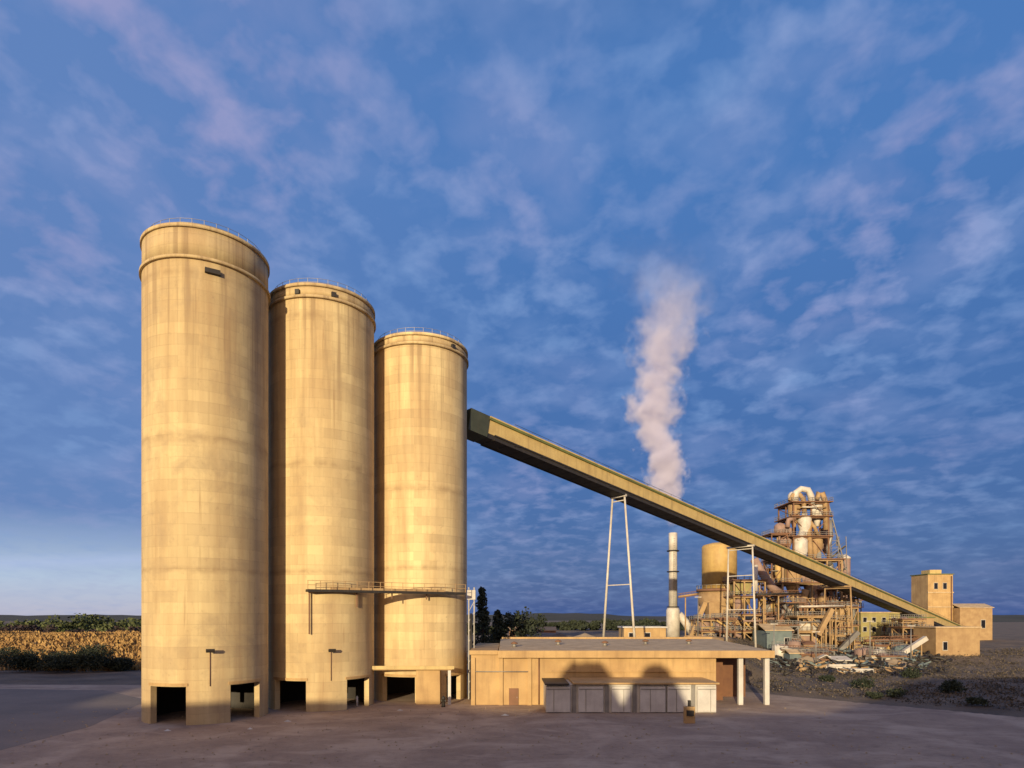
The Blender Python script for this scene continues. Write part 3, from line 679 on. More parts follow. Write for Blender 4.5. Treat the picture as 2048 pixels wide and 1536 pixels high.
# ochre silo on framed base
Y1 = 184; c = Vector((PX(1450, Y1), Y1 + 5, 0)); z0 = gz(c.x, Y1) - .3; zt = PZ(1090, Y1)
tt = thing('ochre_silo', 'round topped ochre steel silo on a framed base right of the white chimney', 'silo', (c.x, c.y, z0))
MB().lathe(c, [(5.0, PZ(1176, Y1)), (5.0, zt), (4.6, zt + .5), (2.5, zt + 1.1), (.6, zt + 1.3)], 40).build('shell', M['ochre'], tt)
MB().lathe(c, [(6.6, PZ(1182, Y1)), (6.6, PZ(1177, Y1))], 32).build('deck', M['rust'], tt)
MB().lathe(c, [(3, PZ(1242, Y1)), (6.0, PZ(1205, Y1)), (6.0, PZ(1183, Y1))], 32).build('hopper', M['tan'], tt)
bb = MB(); 
for k in range(28):
    a_ = 2 * math.pi * k / 28; a2 = 2 * math.pi * (k + 1) / 28
    p0 = c + Vector((6.5 * math.cos(a_), 6.5 * math.sin(a_), PZ(1177, Y1))); p1 = c + Vector((6.5 * math.cos(a2), 6.5 * math.sin(a2), PZ(1177, Y1)))
    bb.beam(p0, p0 + Vector((0, 0, 1.1)), .08); bb.beam(p0 + Vector((0, 0, 1.1)), p1 + Vector((0, 0, 1.1)), .08)
bb.build('handrail', M['grey'], tt)
frame(tt, c.x - 6.5, c.x + 7.5, Y1 - 1.2, Y1 + 11, [z0, PZ(1262, Y1), PZ(1240, Y1)], 3, 2, .45)
dress(tt, c.x - 6.5, c.x + 7.5, Y1 - 1.2, Y1 + 4, [z0, PZ(1262, Y1), PZ(1240, Y1)], 14, 9)
bb = MB().box(c.x - 4.8, c.x + 1.4, Y1 - .6, Y1 + 3, PZ(1238, Y1), PZ(1205, Y1)); bb.build('filter_house', M['tan'], tt, bevel=.05)

# steel structure between ochre silo and tower
Y2 = 176
tt = thing('bin_structure', 'tan steel framework with a hanging bin between ochre silo and tower', 'structure', (PX(1500, Y2), Y2, 3))
frame(tt, PX(1468, Y2), PX(1530, Y2), Y2, Y2 + 8, [gz(PX(1500, Y2), Y2) - .3, PZ(1262, Y2), PZ(1228, Y2), PZ(1192, Y2), PZ(1160, Y2)], 3, 2, .35)
dress(tt, PX(1468, Y2), PX(1530, Y2), Y2, Y2 + 5, [gz(PX(1500, Y2), Y2), PZ(1262, Y2), PZ(1228, Y2), PZ(1192, Y2)], 18, 8)
MB().box(PX(1474, Y2), PX(1506, Y2), Y2 + 1, Y2 + 6, PZ(1188, Y2), PZ(1166, Y2)).build('bin', M['olive'], tt, bevel=.05)
MB().lathe((PX(1487, Y2), Y2 + 3.5, 0), [(.6, PZ(1222, Y2)), (3.0, PZ(1205, Y2)), (3.0, PZ(1196, Y2))], 20).build('hopper', M['ochre'], tt)
MB().tube([P(1508, 1118, Y2 + 4), P(1520, 1140, Y2 + 4), P(1545, 1176, Y2 + 4), P(1560, 1186, Y2 + 4)], 1.15, 12).build('duct', M['pink'], tt)
MB().tube([P(1512, 1182, Y2 - .4), P(1512, 1130, Y2 - .4)], .5, 10).build('pipe', M['white'], tt)

def pipe_bridge(name, label, p0, p1, m, w=1.2, posts=3, par=None):
    t_ = thing(name, label, 'pipe bridge', p0)
    p0, p1 = Vector(p0), Vector(p1)
    for k in (-.35, .35): MB().tube([p0 + Vector((0, k * w, .4)), p1 + Vector((0, k * w, .4))], .28, 8).build('pipe', m, t_)
    bb = MB()
    for k in (-.5, .5):
        for zz_ in (0, 1.3): bb.beam(p0 + Vector((0, k * w, zz_)), p1 + Vector((0, k * w, zz_)), .14)
        for j in range(10): bb.beam(p0.lerp(p1, j / 10) + Vector((0, k * w, 0)), p0.lerp(p1, (j + 1) / 10) + Vector((0, k * w, 1.3)), .09)
    bb.build('truss', M['rust'], t_)
    for j in range(posts):
        p = p0.lerp(p1, (j + .5) / posts); g_ = gz(p.x, p.y) - .2
        MB().beam((p.x, p.y, g_), (p.x, p.y, p.z), .32).build('post', M['tan'], t_)
    return t_
pipe_bridge('pipe_bridge', 'thin pipe bridge from the white chimney to the ochre silo', P(1357, 1196, 192), P(1412, 1188, 192), M['tan'], posts=2)
pipe_bridge('pipe_bridge', 'dark pipe bridge crossing toward the foot of the preheater tower', P(1512, 1192, 172), P(1600, 1190, 178), M['dark'], posts=3)
pipe_bridge('pipe_bridge', 'long pipe bridge under the conveyor in front of the windowed block', P(1600, 1216, 172), P(1712, 1214, 180), M['white'], posts=4)

# conveyor-like inclined duct beside the chimney
t_ = thing('inclined_conveyor', 'small pale inclined conveyor rising to the ochre silo base', 'conveyor', P(1372, 1280, 186))
pa, pb = P(1378, 1282, 186), P(1410, 1205, 186)
MB().beam(pa, pb, 1.4, 1.3).build('casing', M['tan'], t_)
for f in (.35, .75):
    p = pa.lerp(pb, f); MB().beam((p.x, p.y, gz(p.x, p.y) - .2), p, .3).build('leg', M['tan'], t_)

def building(name, label, px0, px1, pyt, Y, depth, m, roof='flat', rm=None, wins=(), cat='building', base=None, h=1.5):
    xa_, xb_ = PX(px0, Y), PX(px1, Y); g_ = min(gz(xa_, Y), gz(xb_, Y), gz(xa_, Y + depth), gz(xb_, Y + depth)) - .4; zt_ = PZ(pyt, Y)
    t_ = thing(name, label, cat, ((xa_ + xb_) / 2, Y, g_))
    MB().box(xa_, xb_, Y, Y + depth, g_, zt_).build('wall', m, t_, bevel=.05)
    rm = rm or M['roofing']
    if roof == 'flat': MB().box(xa_ - .3, xb_ + .3, Y - .3, Y + depth + .3, zt_ + .01, zt_ + .35).build('roof', rm, t_)
    else: MB().gable(xa_, xb_, Y, Y + depth, zt_ + .25, h, axis=roof).build('roof', rm, t_)
    for (a_, b_, c__, d_) in wins:
        fr = MB().box(PX(a_, Y) - .12, PX(b_, Y) + .12, Y - .1, Y - .005, PZ(d_, Y) - .12, PZ(c__, Y) + .12).build('window', M['whitewash'], t_)
        MB().box(PX(a_, Y), PX(b_, Y), Y - .16, Y - .101, PZ(d_, Y), PZ(c__, Y)).build('pane', M['glass'], fr)
    return t_
building('office_block', 'olive yellow block with two rows of small dark windows below the conveyor', 1722, 1800, 1226, 200, 8, M['olive'],
         wins=[(q, q + 7, w, w + 9) for w in (1235, 1254) for q in (1726, 1744, 1764, 1784)])
t_ = building('plant_hall', 'plain tan hall with green skirting between windowed block and right edge tower', 1812, 1868, 1236, 205, 9, M['tan'], rm=M['greenroof'])
building('teal_shed', 'teal grey ribbed shed with pale front at the foot of the bin structure', 1532, 1584, 1262, 165, 9, M['teal'], roof='x', h=1.6, wins=[(1569, 1578, 1276, 1292)], cat='shed')
building('hopper_building', 'tan concrete feed building low on the slope at the right edge', 1872, 1960, 1256, 162, 9, M['tan'], wins=[(1886, 1894, 1284, 1300)])
tw = building('transfer_tower', 'tall narrow sand coloured tower behind the lower end of the conveyor gallery', 1856, 1906, 1149, 240, 10, M['block'], rm=M['greenroof'], wins=[(1868, 1875, 1166, 1178), (1886, 1893, 1166, 1178)], cat='tower')
xa_, xb_ = PX(1856, 240), PX(1906, 240)
for zq in (PZ(1186, 240), PZ(1215, 240)): MB().box(xa_ - .15, xb_ + .15, 239.75, 239.98, zq, zq + .4).build('floor_band', M['roofing'], tw)
MB().tube([(xb_ - .8, 239.6, 0), (xb_ - .8, 239.6, PZ(1152, 240))], .18, 8).build('downpipe', M['rust'], tw)
MB().box(xa_ + 2, xb_ - 3, 242, 247, PZ(1149, 240) + .36, PZ(1142, 240) + .6).build('penthouse', M['gallery'], tw)
building('tail_house', 'low tan house where the conveyor gallery comes down to the ground', 1920, 1985, 1216, 236.5, 9, M['tan'], roof='x', rm=M['roofing'], wins=[(1962, 1970, 1240, 1256)], cat='building')
building('low_warehouse', 'low brown warehouse far beyond the sandy building roof', 1018, 1112, 1262, 255, 12, M['rust'], roof='x', rm=M['tan'], h=1.4, wins=[(1062, 1075, 1266, 1273)], cat='warehouse')
building('mixing_shed', 'small tan shed behind the tall white conveyor legs', 1248, 1332, 1256, 150, 7, M['block'], wins=[(1258, 1268, 1266, 1274), (1290, 1300, 1266, 1274)], cat='shed', rm=M['whitewash'])
building('rust_shed', 'rust red shed between the ochre silo and the teal shed', 1512, 1534, 1240, 182, 8, M['rust'], cat='shed')
building('switch_house', 'small rust brown house in front of the preheater tower feet', 1596, 1636, 1272, 172, 6, M['pink'], roof='x', rm=M['white'], h=1.0, cat='shed')
building('pump_house', 'little grey shed with white roof low on the scrub slope', 1668, 1700, 1322, 148, 5, M['grey'], roof='x', rm=M['white'], h=.8, cat='shed')
building('compressor_shed', 'brown shed with white gable roof left of the low scrub shed', 1640, 1662, 1318, 150, 4, M['rust'], roof='y', rm=M['white'], h=.8, cat='shed')

# slim white silo behind conveyor
c = Vector((PX(1690, 205), 205, 0)); g_ = gz(c.x, 205) - .3
t_ = thing('slim_silo', 'slim pale pink silo with pointed top just right of the preheater tower', 'silo', (c.x, 205, g_))
MB().lathe(c, [(1.6, g_), (1.6, PZ(1118, 205))], 20).build('shell', M['pink'], t_); MB().lathe(c, [(1.75, PZ(1118, 205)), (1.7, PZ(1115, 205)), (.2, PZ(1108, 205))], 20).build('cone_roof', M['white'], t_)
# crushing frame right of tower, under conveyor
for (px0, px1, Y, lv, lab) in ((1596, 1652, 170, (1296, 1262, 1232), 'open tan steel frame of platforms under the middle of the conveyor'), (1664, 1696, 178, (1300, 1270, 1240, 1212), 'narrow steel platform frame left of the windowed olive block')):
    xa_, xb_ = PX(px0, Y), PX(px1, Y); g_ = gz((xa_ + xb_) / 2, Y) - .4
    t_ = thing('platform_frame', lab, 'steel frame', ((xa_ + xb_) / 2, Y, g_), 'steel platform frames under the conveyor')
    frame(t_, xa_, xb_, Y, Y + 6, [g_] + [PZ(q, Y) for q in lv], 2, 1, .3, ms=M['tan'])
    dress(t_, xa_, xb_, Y, Y + 4, [g_] + [PZ(q, Y) for q in lv], 12, px0)
    MB().box(xa_ + 1, xb_ - 1, Y + 1.2, Y + 4, PZ(lv[-2], Y) + .15, PZ(lv[-2], Y) + 2.3).build('machine_housing', M['white'], t_, bevel=.05)
# tanks
def tank(px, Y, r_, py, m, lab):
    x = PX(px, Y); g_ = gz(x, Y) - .3; t_ = thing('storage_tank', lab, 'tank', (x, Y, g_), 'storage tanks at the plant foot')
    zt_ = PZ(py, Y); MB().lathe((x, Y, 0), [(r_, g_), (r_, zt_), (r_ * .5, zt_ + r_ * .25), (.1, zt_ + r_ * .3)], 24).build('shell', m, t_)
    bb = MB(); 
    for k in range(16):
        a_, a2 = math.pi * k / 8, math.pi * (k + 1) / 8
        p0 = Vector((x + r_ * math.cos(a_), Y + r_ * math.sin(a_), zt_)); p1 = Vector((x + r_ * math.cos(a2), Y + r_ * math.sin(a2), zt_)); bb.beam(p0, p0 + Vector((0, 0, 1)), .07); bb.beam(p0 + Vector((0, 0, 1)), p1 + Vector((0, 0, 1)), .07)
    bb.build('handrail', M['grey'], t_)
tank(1560, 158, 1.9, 1292, M['white'], 'white drum tank in front of the teal shed')
tank(1588, 163, 1.6, 1284, M['pink'], 'pinkish drum tank right of the teal shed')
tank(1727, 158, 2.1, 1300, M['pink'], 'faded pink tank low in front of the windowed olive block')
tank(1756, 162, 1.8, 1302, M['white'], 'white squat tank below the right windows of the olive block')
tank(1806, 165, 2.6, 1296, M['teal'], 'teal squat tank on the slope before the tan hall')
tank(1420, 160, 1.5, 1276, M['white'], 'small white tank behind the sandy roof below the ochre silo')
# yard gear behind the roof
t_ = thing('kiln_tube', 'long horizontal tan kiln tube on piers below the ochre silo', 'kiln', P(1400, 1285, 150))
MB().tube([P(1372, 1280, 150), P(1470, 1284, 158)], 1.1, 16).build('shell', M['tan'], t_)
for f in (.15, .5, .85):
    p = P(1372, 1280, 150).lerp(P(1470, 1284, 158), f); MB().box(p.x - .6, p.x + .6, p.y - .8, p.y + .8, gz(p.x, p.y) - .5, p.z - .6).build('pier', M['block'], t_)
    MB().lathe((0, 0, 0), [(1.35, -.25), (1.35, .25)], 20)
# low loops of handrail / fence behind roof
# gravel heaps
def heap(px, Y, rx, ry, h, m, lab):
    x = PX(px, Y); bb = MB(); n, k = 26, 8; rings = []
    for j in range(k + 1):
        f = j / k; ring = []
        for i in range(n):
            a_ = 2 * math.pi * i / n; w = 1 + .12 * noise.noise(Vector((math.cos(a_) * 2, math.sin(a_) * 2, px)))
            ring.append(bb.bm.verts.new((x + rx * f * w * math.cos(a_), Y + ry * f * w * math.sin(a_), gz(x + rx * f * math.cos(a_), Y + ry * f * math.sin(a_)) - .15 + h * (1 - f) ** 1.1 + .2 * noise.noise(Vector((i, j, px)))) if j else (x, Y, gz(x, Y) + h)))
        rings.append(ring)
    for j in range(k):
        for i in range(n):
            if j == 0: 
                f_ = bb.bm.faces.new((rings[0][0], rings[1][i], rings[1][(i + 1) % n])) 
            else: f_ = bb.bm.faces.new((rings[j][i], rings[j + 1][i], rings[j + 1][(i + 1) % n], rings[j][(i + 1) % n]))
            f_.smooth = True
    for v in rings[0][1:]: bb.bm.verts.remove(v)
    return tag(bb.build('gravel_heap', m), lab, 'heap', 'gravel heaps')
heap(1170, 150, 8, 7, 2.6, M['gravel'], 'pale sandy heap left of the tall white conveyor legs')
heap(1225, 136, 5, 5, 1.8, M['gravel'], 'small pale heap at the feet of the tall white conveyor legs')
heap(1120, 175, 9, 6, 2.2, M['dirt'], 'brown earth heap furthest left behind the sandy roof')
heap(1615, 150, 6, 5, 2.0, M['gravel'], 'sandy heap on the slope under the platform frame')
heap(1790, 148, 6, 5, 1.6, M['gravel'], 'low sandy heap on the slope near the right edge')
# rocks of pale debris
def block_pile(px, Y, lab, m, n=7):
    x = PX(px, Y); t_ = thing('beam_stack', lab, 'stack', (x, Y, gz(x, Y)), 'stacked beams')
    for k in range(n):
        y_ = Y + (k % 3) * .8; z_ = gz(x, Y) + .25 + (k // 3) * .45
        MB().beam((x - 3 + random.uniform(-.4, .4), y_, z_), (x + 3 + random.uniform(-.4, .4), y_ + random.uniform(-.3, .3), z_), .5, .4).build('beam', m, t_)
block_pile(1682, 138, 'bright stack of pale beams on the scrub slope', M['white'])
block_pile(1716, 134, 'second pale beam stack, lying right of the brighter one on the slope', M['whitewash'], 5)


# more of the crowded plant
def light_pole(px, Y, h, lab):
    x = PX(px, Y); g_ = gz(x, Y) - .2; t_ = thing('lamp_pole', lab, 'lamp pole', (x, Y, g_), 'lamp poles in the plant')
    MB().tube([(x, Y, g_), (x, Y, g_ + h)], [.16, .1], 8).build('pole', M['grey'], t_)
    MB().beam((x - .9, Y, g_ + h + .05), (x + .9, Y, g_ + h + .05), .25, .18).build('lamp_bar', M['white'], t_)
for px, Y, h, lab in ((1548, 150, 9, 'lamp pole in front of the teal shed'), (1632, 146, 8, 'lamp pole standing on the sandy heap slope'), (1740, 150, 10, 'lamp pole in front of the olive windowed block'), (1822, 152, 9, 'lamp pole left of the tan feed building'), (1396, 170, 12, 'lamp pole between white chimney and ochre silo')): light_pole(px, Y, h, lab)
for (px0, px1, Y, lv, mm, lab) in ((1530, 1572, 185, (1300, 1262, 1225, 1190), 'rust', 'rusty steel frame directly behind the teal shed'), (1574, 1606, 176, (1300, 1270, 1236, 1205), 'dark', 'dark steel frame at the left foot of the preheater tower'),
        (1652, 1672, 186, (1290, 1250, 1210, 1178), 'rust', 'thin rusty frame at the right foot of the preheater tower'), (1404, 1440, 172, (1285, 1262, 1238), 'tan', 'low tan frame just right of the white chimney'), (1620, 1668, 160, (1322, 1300), 'grey', 'low grey frame on the slope above the scrub shed'), (1752, 1800, 168, (1312, 1290), 'rust', 'rusty low frame in front of the olive block right half'),
        (1700, 1724, 172, (1306, 1284), 'tan', 'tan frame in front of the olive block left half'), (1806, 1846, 176, (1300, 1276, 1254, 1238), 'tan', 'tall tan frame between the olive block and the feed building'),
        (1536, 1566, 196, (1270, 1235, 1200, 1168, 1138), 'rust', 'tall rusty frame rising left of the preheater tower'), (1556, 1596, 168, (1300, 1278, 1250), 'grey', 'grey frame beside the pinkish drum tank'),
        (1690, 1716, 192, (1290, 1250, 1214, 1186), 'tan', 'slender tan frame under the slim pink silo'), (1440, 1470, 168, (1285, 1262, 1236), 'rust', 'rusty frame at the foot of the ochre silo'),
        (1604, 1650, 152, (1326, 1308), 'rust', 'low rusty frame standing over the sandy slope heap'), (1788, 1816, 190, (1300, 1272, 1248), 'rust', 'rusty frame against the plain tan hall'), (1828, 1858, 186, (1300, 1276, 1258), 'tan', 'tan frame just left of the tall narrow tower'),
        (1640, 1690, 198, (1280, 1240, 1205, 1180), 'tan', 'wide tan frame hidden deep behind the preheater tower right foot'), (1700, 1722, 208, (1270, 1240, 1214, 1200), 'grey', 'grey frame rising behind the olive block'), (1764, 1806, 150, (1330, 1312), 'grey', 'low grey frame right of the small white cabin')):
    xa_, xb_ = PX(px0, Y), PX(px1, Y); g_ = gz((xa_ + xb_) / 2, Y) - .4
    t_ = thing('platform_frame', lab, 'steel frame', ((xa_ + xb_) / 2, Y, g_), 'steel platform frames under the conveyor')
    zl_ = [g_] + [PZ(q, Y) for q in lv]; zl_ = [zl_[0]] + [v for v in zl_[1:] if v > g_ + 1.2]
    frame(t_, xa_, xb_, Y, Y + 5, zl_, 2, 1, .28, mc=M[mm], ms=M['rust'])
    dress(t_, xa_, xb_, Y, Y + 4, zl_, 9, px0 + 1)
    q = (xa_ + xb_) / 2
    MB().lathe((q - 1, Y + 2.4, 0), [(.5, zl_[-2] - .8), (1.5, zl_[-2] + .4), (1.5, zl_[-2] + 2.2), (.6, zl_[-2] + 2.8)], 16).build('vessel', M[random.choice(['pink', 'white', 'tan', 'grey'])], t_)
    MB().tube([(q + 1.2, Y + 1, g_), (q + 1.2, Y + 1, zl_[-1] - .6), (q - 1, Y + 2.4, zl_[-1] - .3)], .35, 8).build('pipe', M['grey'], t_)
pipe_bridge('pipe_bridge', 'low grey pipe bridge running over the scrub slope', P(1560, 1300, 156), P(1660, 1306, 160), M['grey'], posts=4)
pipe_bridge('pipe_bridge', 'rusty pipe bridge from the windowed block to the feed building', P(1730, 1284, 168), P(1862, 1280, 170), M['rust'], posts=4)
pipe_bridge('pipe_bridge', 'pink pipe bridge high across the preheater tower foot', P(1530, 1240, 182), P(1690, 1236, 184), M['pink'], posts=4)
building('control_cabin', 'small white cabin with flat roof at the right of the slope sheds', 1744, 1766, 1314, 152, 3, M['whitewash'], wins=[(1750, 1758, 1320, 1327)], cat='cabin')
building('rust_cabin', 'small rust brown cabin before the teal squat tank', 1792, 1812, 1312, 155, 3, M['rust'], roof='x', rm=M['grey'], h=.7, cat='cabin')
building('sample_house', 'teal cabin with pitched roof beside the sandy heap slope', 1580, 1604, 1308, 152, 3.5, M['teal'], roof='x', rm=M['roofing'], h=.8, cat='cabin')
building('motor_house', 'tan cabin tucked under the left end of the long pipe bridge', 1608, 1628, 1290, 164, 4, M['tan'], roof='x', rm=M['rust'], h=.8, cat='cabin')
def inclined(px0, py0, px1, py1, Y, lab, m):
    pa, pb = P(px0, py0, Y), P(px1, py1, Y); t_ = thing('inclined_conveyor', lab, 'conveyor', pa, 'small inclined conveyors')
    MB().beam(pa, pb, 1.2, 1.1).build('casing', m, t_)
    for f in (.25, .55, .85):
        p = pa.lerp(pb, f); g_ = gz(p.x, p.y) - .2
        if p.z - g_ > 1: MB().beam((p.x, p.y, g_), p, .25).build('leg', M['tan'], t_)
inclined(1668, 1312, 1716, 1264, 170, 'short grey inclined conveyor left of the olive block', M['grey'])
inclined(1545, 1262, 1588, 1205, 178, 'rusty inclined conveyor climbing behind the teal shed', M['rust'])
inclined(1790, 1316, 1852, 1276, 160, 'pale inclined conveyor rising to the tan feed building', M['white'])
inclined(1636, 1270, 1664, 1218, 168, 'tan inclined conveyor in front of the preheater tower right foot', M['tan'])

def scrap(lab, n, m, seed, x0_, x1_, y0_, y1_):
    random.seed(seed); bb = MB(); U = random.uniform
    for k in range(n):
        y = U(y0_, y1_); x = PX(U(x0_, x1_), y); g_ = gz(x, y); a_ = U(0, 3.14); l_ = U(.3, 1.6)
        d_ = Vector((math.cos(a_), math.sin(a_), U(-.1, .5))) * l_; p = Vector((x, y, g_ + U(.1, .9)))
        if k % 3: bb.beam(p - d_, p + d_, U(.08, .3), U(.08, .35))
        else: bb.tube([p - d_, p + d_], U(.08, .4), 8)
    tag(bb.build('scrap', m), lab, kind='stuff')
scrap('jumbled dark rusty scrap metal along the foot of the plant', 380, M['dark'], 31, 1535, 1860, 142, 172)
scrap('jumbled grey green scrap and pipe ends along the foot of the plant', 200, M['teal'], 32, 1545, 1850, 140, 170)
scrap('dark scrap scattered on the scrub slope', 220, M['dark'], 33, 1545, 1900, 120, 165)
scrap('tan scrap and pipe lengths scattered below the plant', 110, M['tan'], 34, 1560, 1840, 128, 165)
for i, (px, Y, rr, lab) in enumerate(((575, 73.5, 2.6, 'thin spill of pale cement before the middle silo left bay'), (335, 67.5, 2.2, 'thin spill of pale cement before the nearest silo left bay'), (500, 68.5, 1.8, 'thin spill of pale cement before the nearest silo right bay'), (800, 82.0, 2.4, 'thin spill of pale cement before the right silo truck bay'), (1010, 78.0, 3.0, 'low dusty spill on the yard in front of the sandy wall'))):
    heap(px, Y, rr, rr * .7, .2, M['whitewash'], lab)

# ------------------------------------------------------------------ vegetation
def tree(x, y, h, w, m, lab, dens=900, conifer=False, size=.5, group=None):
    g_ = gz(x, y) - .2; t_ = thing('conifer_tree' if conifer else 'broadleaf_tree', lab, 'tree', (x, y, g_), group)
    bb = MB(); bb.tube([(x, y, g_), (x + .1, y, g_ + h * .5), (x, y, g_ + h * .93)], [h * .025, h * .015, h * .004], 8)
    for k in range(12):
        a_ = random.uniform(0, 6.28); z_ = g_ + h * random.uniform(.25, .8); l_ = w * (.75 if not conifer else 1 - (z_ - g_) / h)
        bb.tube([(x, y, z_), (x + l_ * .6 * math.cos(a_), y + l_ * .6 * math.sin(a_), z_ + (.1 if conifer else .25) * l_)], [h * .008, h * .002], 5)
    bb.build('trunk', M['bark'], t_)
    bb = MB()
    if conifer:
        for k in range(int(dens / 14)):
            f = random.uniform(.12, 1) ; a_ = random.uniform(0, 6.28); l_ = w * (1.05 - f) * random.uniform(.5, 1.15)
            c0 = Vector((x + l_ * math.cos(a_) * .7, y + l_ * math.sin(a_) * .7, g_ + h * f - l_ * .15)); bb.leaves(c0, (.5 + l_ * .25, .5 + l_ * .25, .45), 14, size, hollow=0)
    else:
        for k in range(int(dens / 30)):
            v = Vector((random.gauss(0, .5), random.gauss(0, .5), random.gauss(0, .45)))
            if v.length > 1.1: v *= 1.1 / v.length
            c0 = Vector((x + v.x * w, y + v.y * w, g_ + h * .62 + v.z * h * .36)); s_ = w * random.uniform(.16, .3); bb.leaves(c0, (s_, s_, s_ * .8), 30, size, hollow=.2)
    bb.build('crown', m, t_)
tree(-4.7, 118, 17.6, 3.6, M['leaf'], 'dark spiky conifer rising just beside the right silo edge', 3600, True, .5)
tree(-1.8, 121, 12.5, 4.0, M['leaf'], 'shorter dark conifer right of the spiky one by the silo', 3000, True, .5)
tree(2.8, 124, 9.8, 4.0, M['leaf'], 'rounded dark tree right of the two conifers', 2600, False, .5)

def bush(x, y, r_, m, lab, group, n=500, size=.35, zs_=.7):
    g_ = gz(x, y); bb = MB()
    for k in range(9):
        a_ = random.uniform(0, 6.28); q = r_ * random.uniform(0, .6); s_ = r_ * random.uniform(.35, .55)
        bb.leaves((x + q * math.cos(a_), y + q * math.sin(a_), g_ + s_ * zs_ + random.uniform(0, r_ * .3)), (s_, s_, s_ * zs_), n // 9, size, hollow=.2)
    return tag(bb.build('bush', m), lab, 'bush', group)
for i, (px, Y, r_, lab) in enumerate(((40, 138, 6.0, 'dark bush at the left end of the dark hedge line'), (112, 139, 6.4, 'second dark bush from the left edge beyond the road'), (182, 138, 6.2, 'widest dark bush beyond the road left of the silos'), (238, 140, 5.0, 'dark bush just left of the nearest silo'))):
    bush(PX(px, Y), Y, r_, M['leaf'], lab, 'dark bushes beyond the road', 5200, .36, random.uniform(.45, .75))
for i, (px, py, Y, r_, lab) in enumerate(((1722, 0, 104, 2.0, 'round dark bush in the middle of the right scrub slope'), (1826, 0, 118, 2.3, 'round dark bush high on the scrub near the right feed building'), (1790, 0, 92, 1.6, 'low dark bush nearest the right pavement edge'), (1655, 0, 112, 1.4, 'small dark bush left of the other scrub bushes'), (1905, 0, 98, 2.2, 'dark bush farthest right on the scrub'))):
    bush(PX(px, Y), Y, r_, M['leaf'], lab, 'dark bushes on the scrub slope', 900, .35)
random.seed(21)
for i, lab in enumerate(('lowest dark clump beside the canopy column on the yard edge', 'small dark clump on the yard edge below the scrub shed', 'dark clump on the yard edge under the middle scrub bush', 'wide dark clump on the yard edge nearer the right', 'dark clump at the yard edge below the tan feed building', 'last dark clump along the yard edge at far right')):
    x = 50 + i * 8.2; y = 95 - (x - 44) / .95 + 3.2
    bush(x + 3, y, 1.3 + .7 * random.random(), M['leaf'], lab, 'dark clumps along the yard edge', 700, .3, .5)
# scrub cover on the right slope
b = MB(); random.seed(3); cnt = 0
while cnt < 6500:
    y = random.uniform(66, 175); x = random.uniform(38, 175)
    if x < 47 + (95 - y) * 0.95 + 1.0 or x / y > .95 or (y < 118 and x < 42): continue
    if noise.noise(Vector((x * .1, y * .1, 9))) < -.12 and random.random() < .75: continue
    g_ = height(x, y); s_ = random.uniform(.15, .6); cnt += 1
    for k in range(7):
        p = Vector((x + random.gauss(0, s_), y + random.gauss(0, s_), g_ + abs(random.gauss(0, s_ * .7))))
        b.leaf(p, random.uniform(.15, .4))
tag(b.build('scrub', M['scrub']), 'low dry brown scrub covering the slope at the right', kind='stuff')
# golden grass on the left bank
b = MB(); cnt = 0
while cnt < 9000:
    y = random.uniform(142, 205); x = random.uniform(-205, -58)
    if x / y > -.52: continue
    g_ = height(x, y); cnt += 1
    for k in range(4):
        p = Vector((x + random.gauss(0, .6), y + random.gauss(0, .6), g_ + .4)); hh = random.uniform(.5, 1.5) * (1.8 if noise.noise(Vector((x * .12, 0, 4))) > .15 else 1)
        q = Vector((random.gauss(0, .15), random.gauss(0, .15), 1)).normalized(); b.leaf(p, hh, q)
tag(b.build('dry_grass', M['gold']), 'golden dry grass on the sunlit bank left of the silos', kind='stuff')
# far woods on the left and behind
def woods(name, lab, x0, x1, Y, h, n, m, size=1.4, gap=0):
    bb = MB()
    for k in range(n):
        x = random.uniform(x0, x1); y = Y + random.uniform(-14, 14); g_ = height(x, y)
        hh = h * (.75 + .45 * noise.noise(Vector((x * .05, 3, 0)))) * random.uniform(.75, 1.05); w_ = hh * .4
        for j in range(5):
            bb.leaves((x + random.gauss(0, w_ * .5), y + random.gauss(0, w_ * .5), g_ + hh * random.uniform(.2, .85)), (w_ * .6, w_ * .6, w_ * .45), 26, size, hollow=.2)
    return tag(bb.build(name, m), lab, kind='stuff')
woods('woodland', 'olive green treeline on the left horizon', -330, -120, 290, 13.0, 260, M['leaf2'])
woods('thicket', 'dark purple brown brush at the foot of the left treeline', -280, -100, 238, 9.0, 300, M['brush'], .9)
woods('distant_forest', 'dark distant woods on the horizon behind the conveyor legs', -40, 130, 420, 9.0, 190, M['leaf'], 2.0)
# stones and litter on the yard
b = MB(); random.seed(11)
for k in range(900):
    x = random.uniform(-60, 60); y = random.uniform(44, 84); s_ = random.uniform(.04, .16)
    if x > 40 and y > 60: continue
    v = [b.bm.verts.new((x + s_ * random.uniform(.6, 1.2) * math.cos(a_), y + s_ * random.uniform(.6, 1.2) * math.sin(a_), .03)) for a_ in (0, 1.3, 2.5, 3.9, 5.1)]
    tp = b.bm.verts.new((x, y, .03 + s_ * .8))
    for i in range(5): b.bm.faces.new((v[i], v[(i + 1) % 5], tp))
tag(b.build('gravel', M['gravel']), 'loose stones scattered on the shaded yard', kind='stuff')

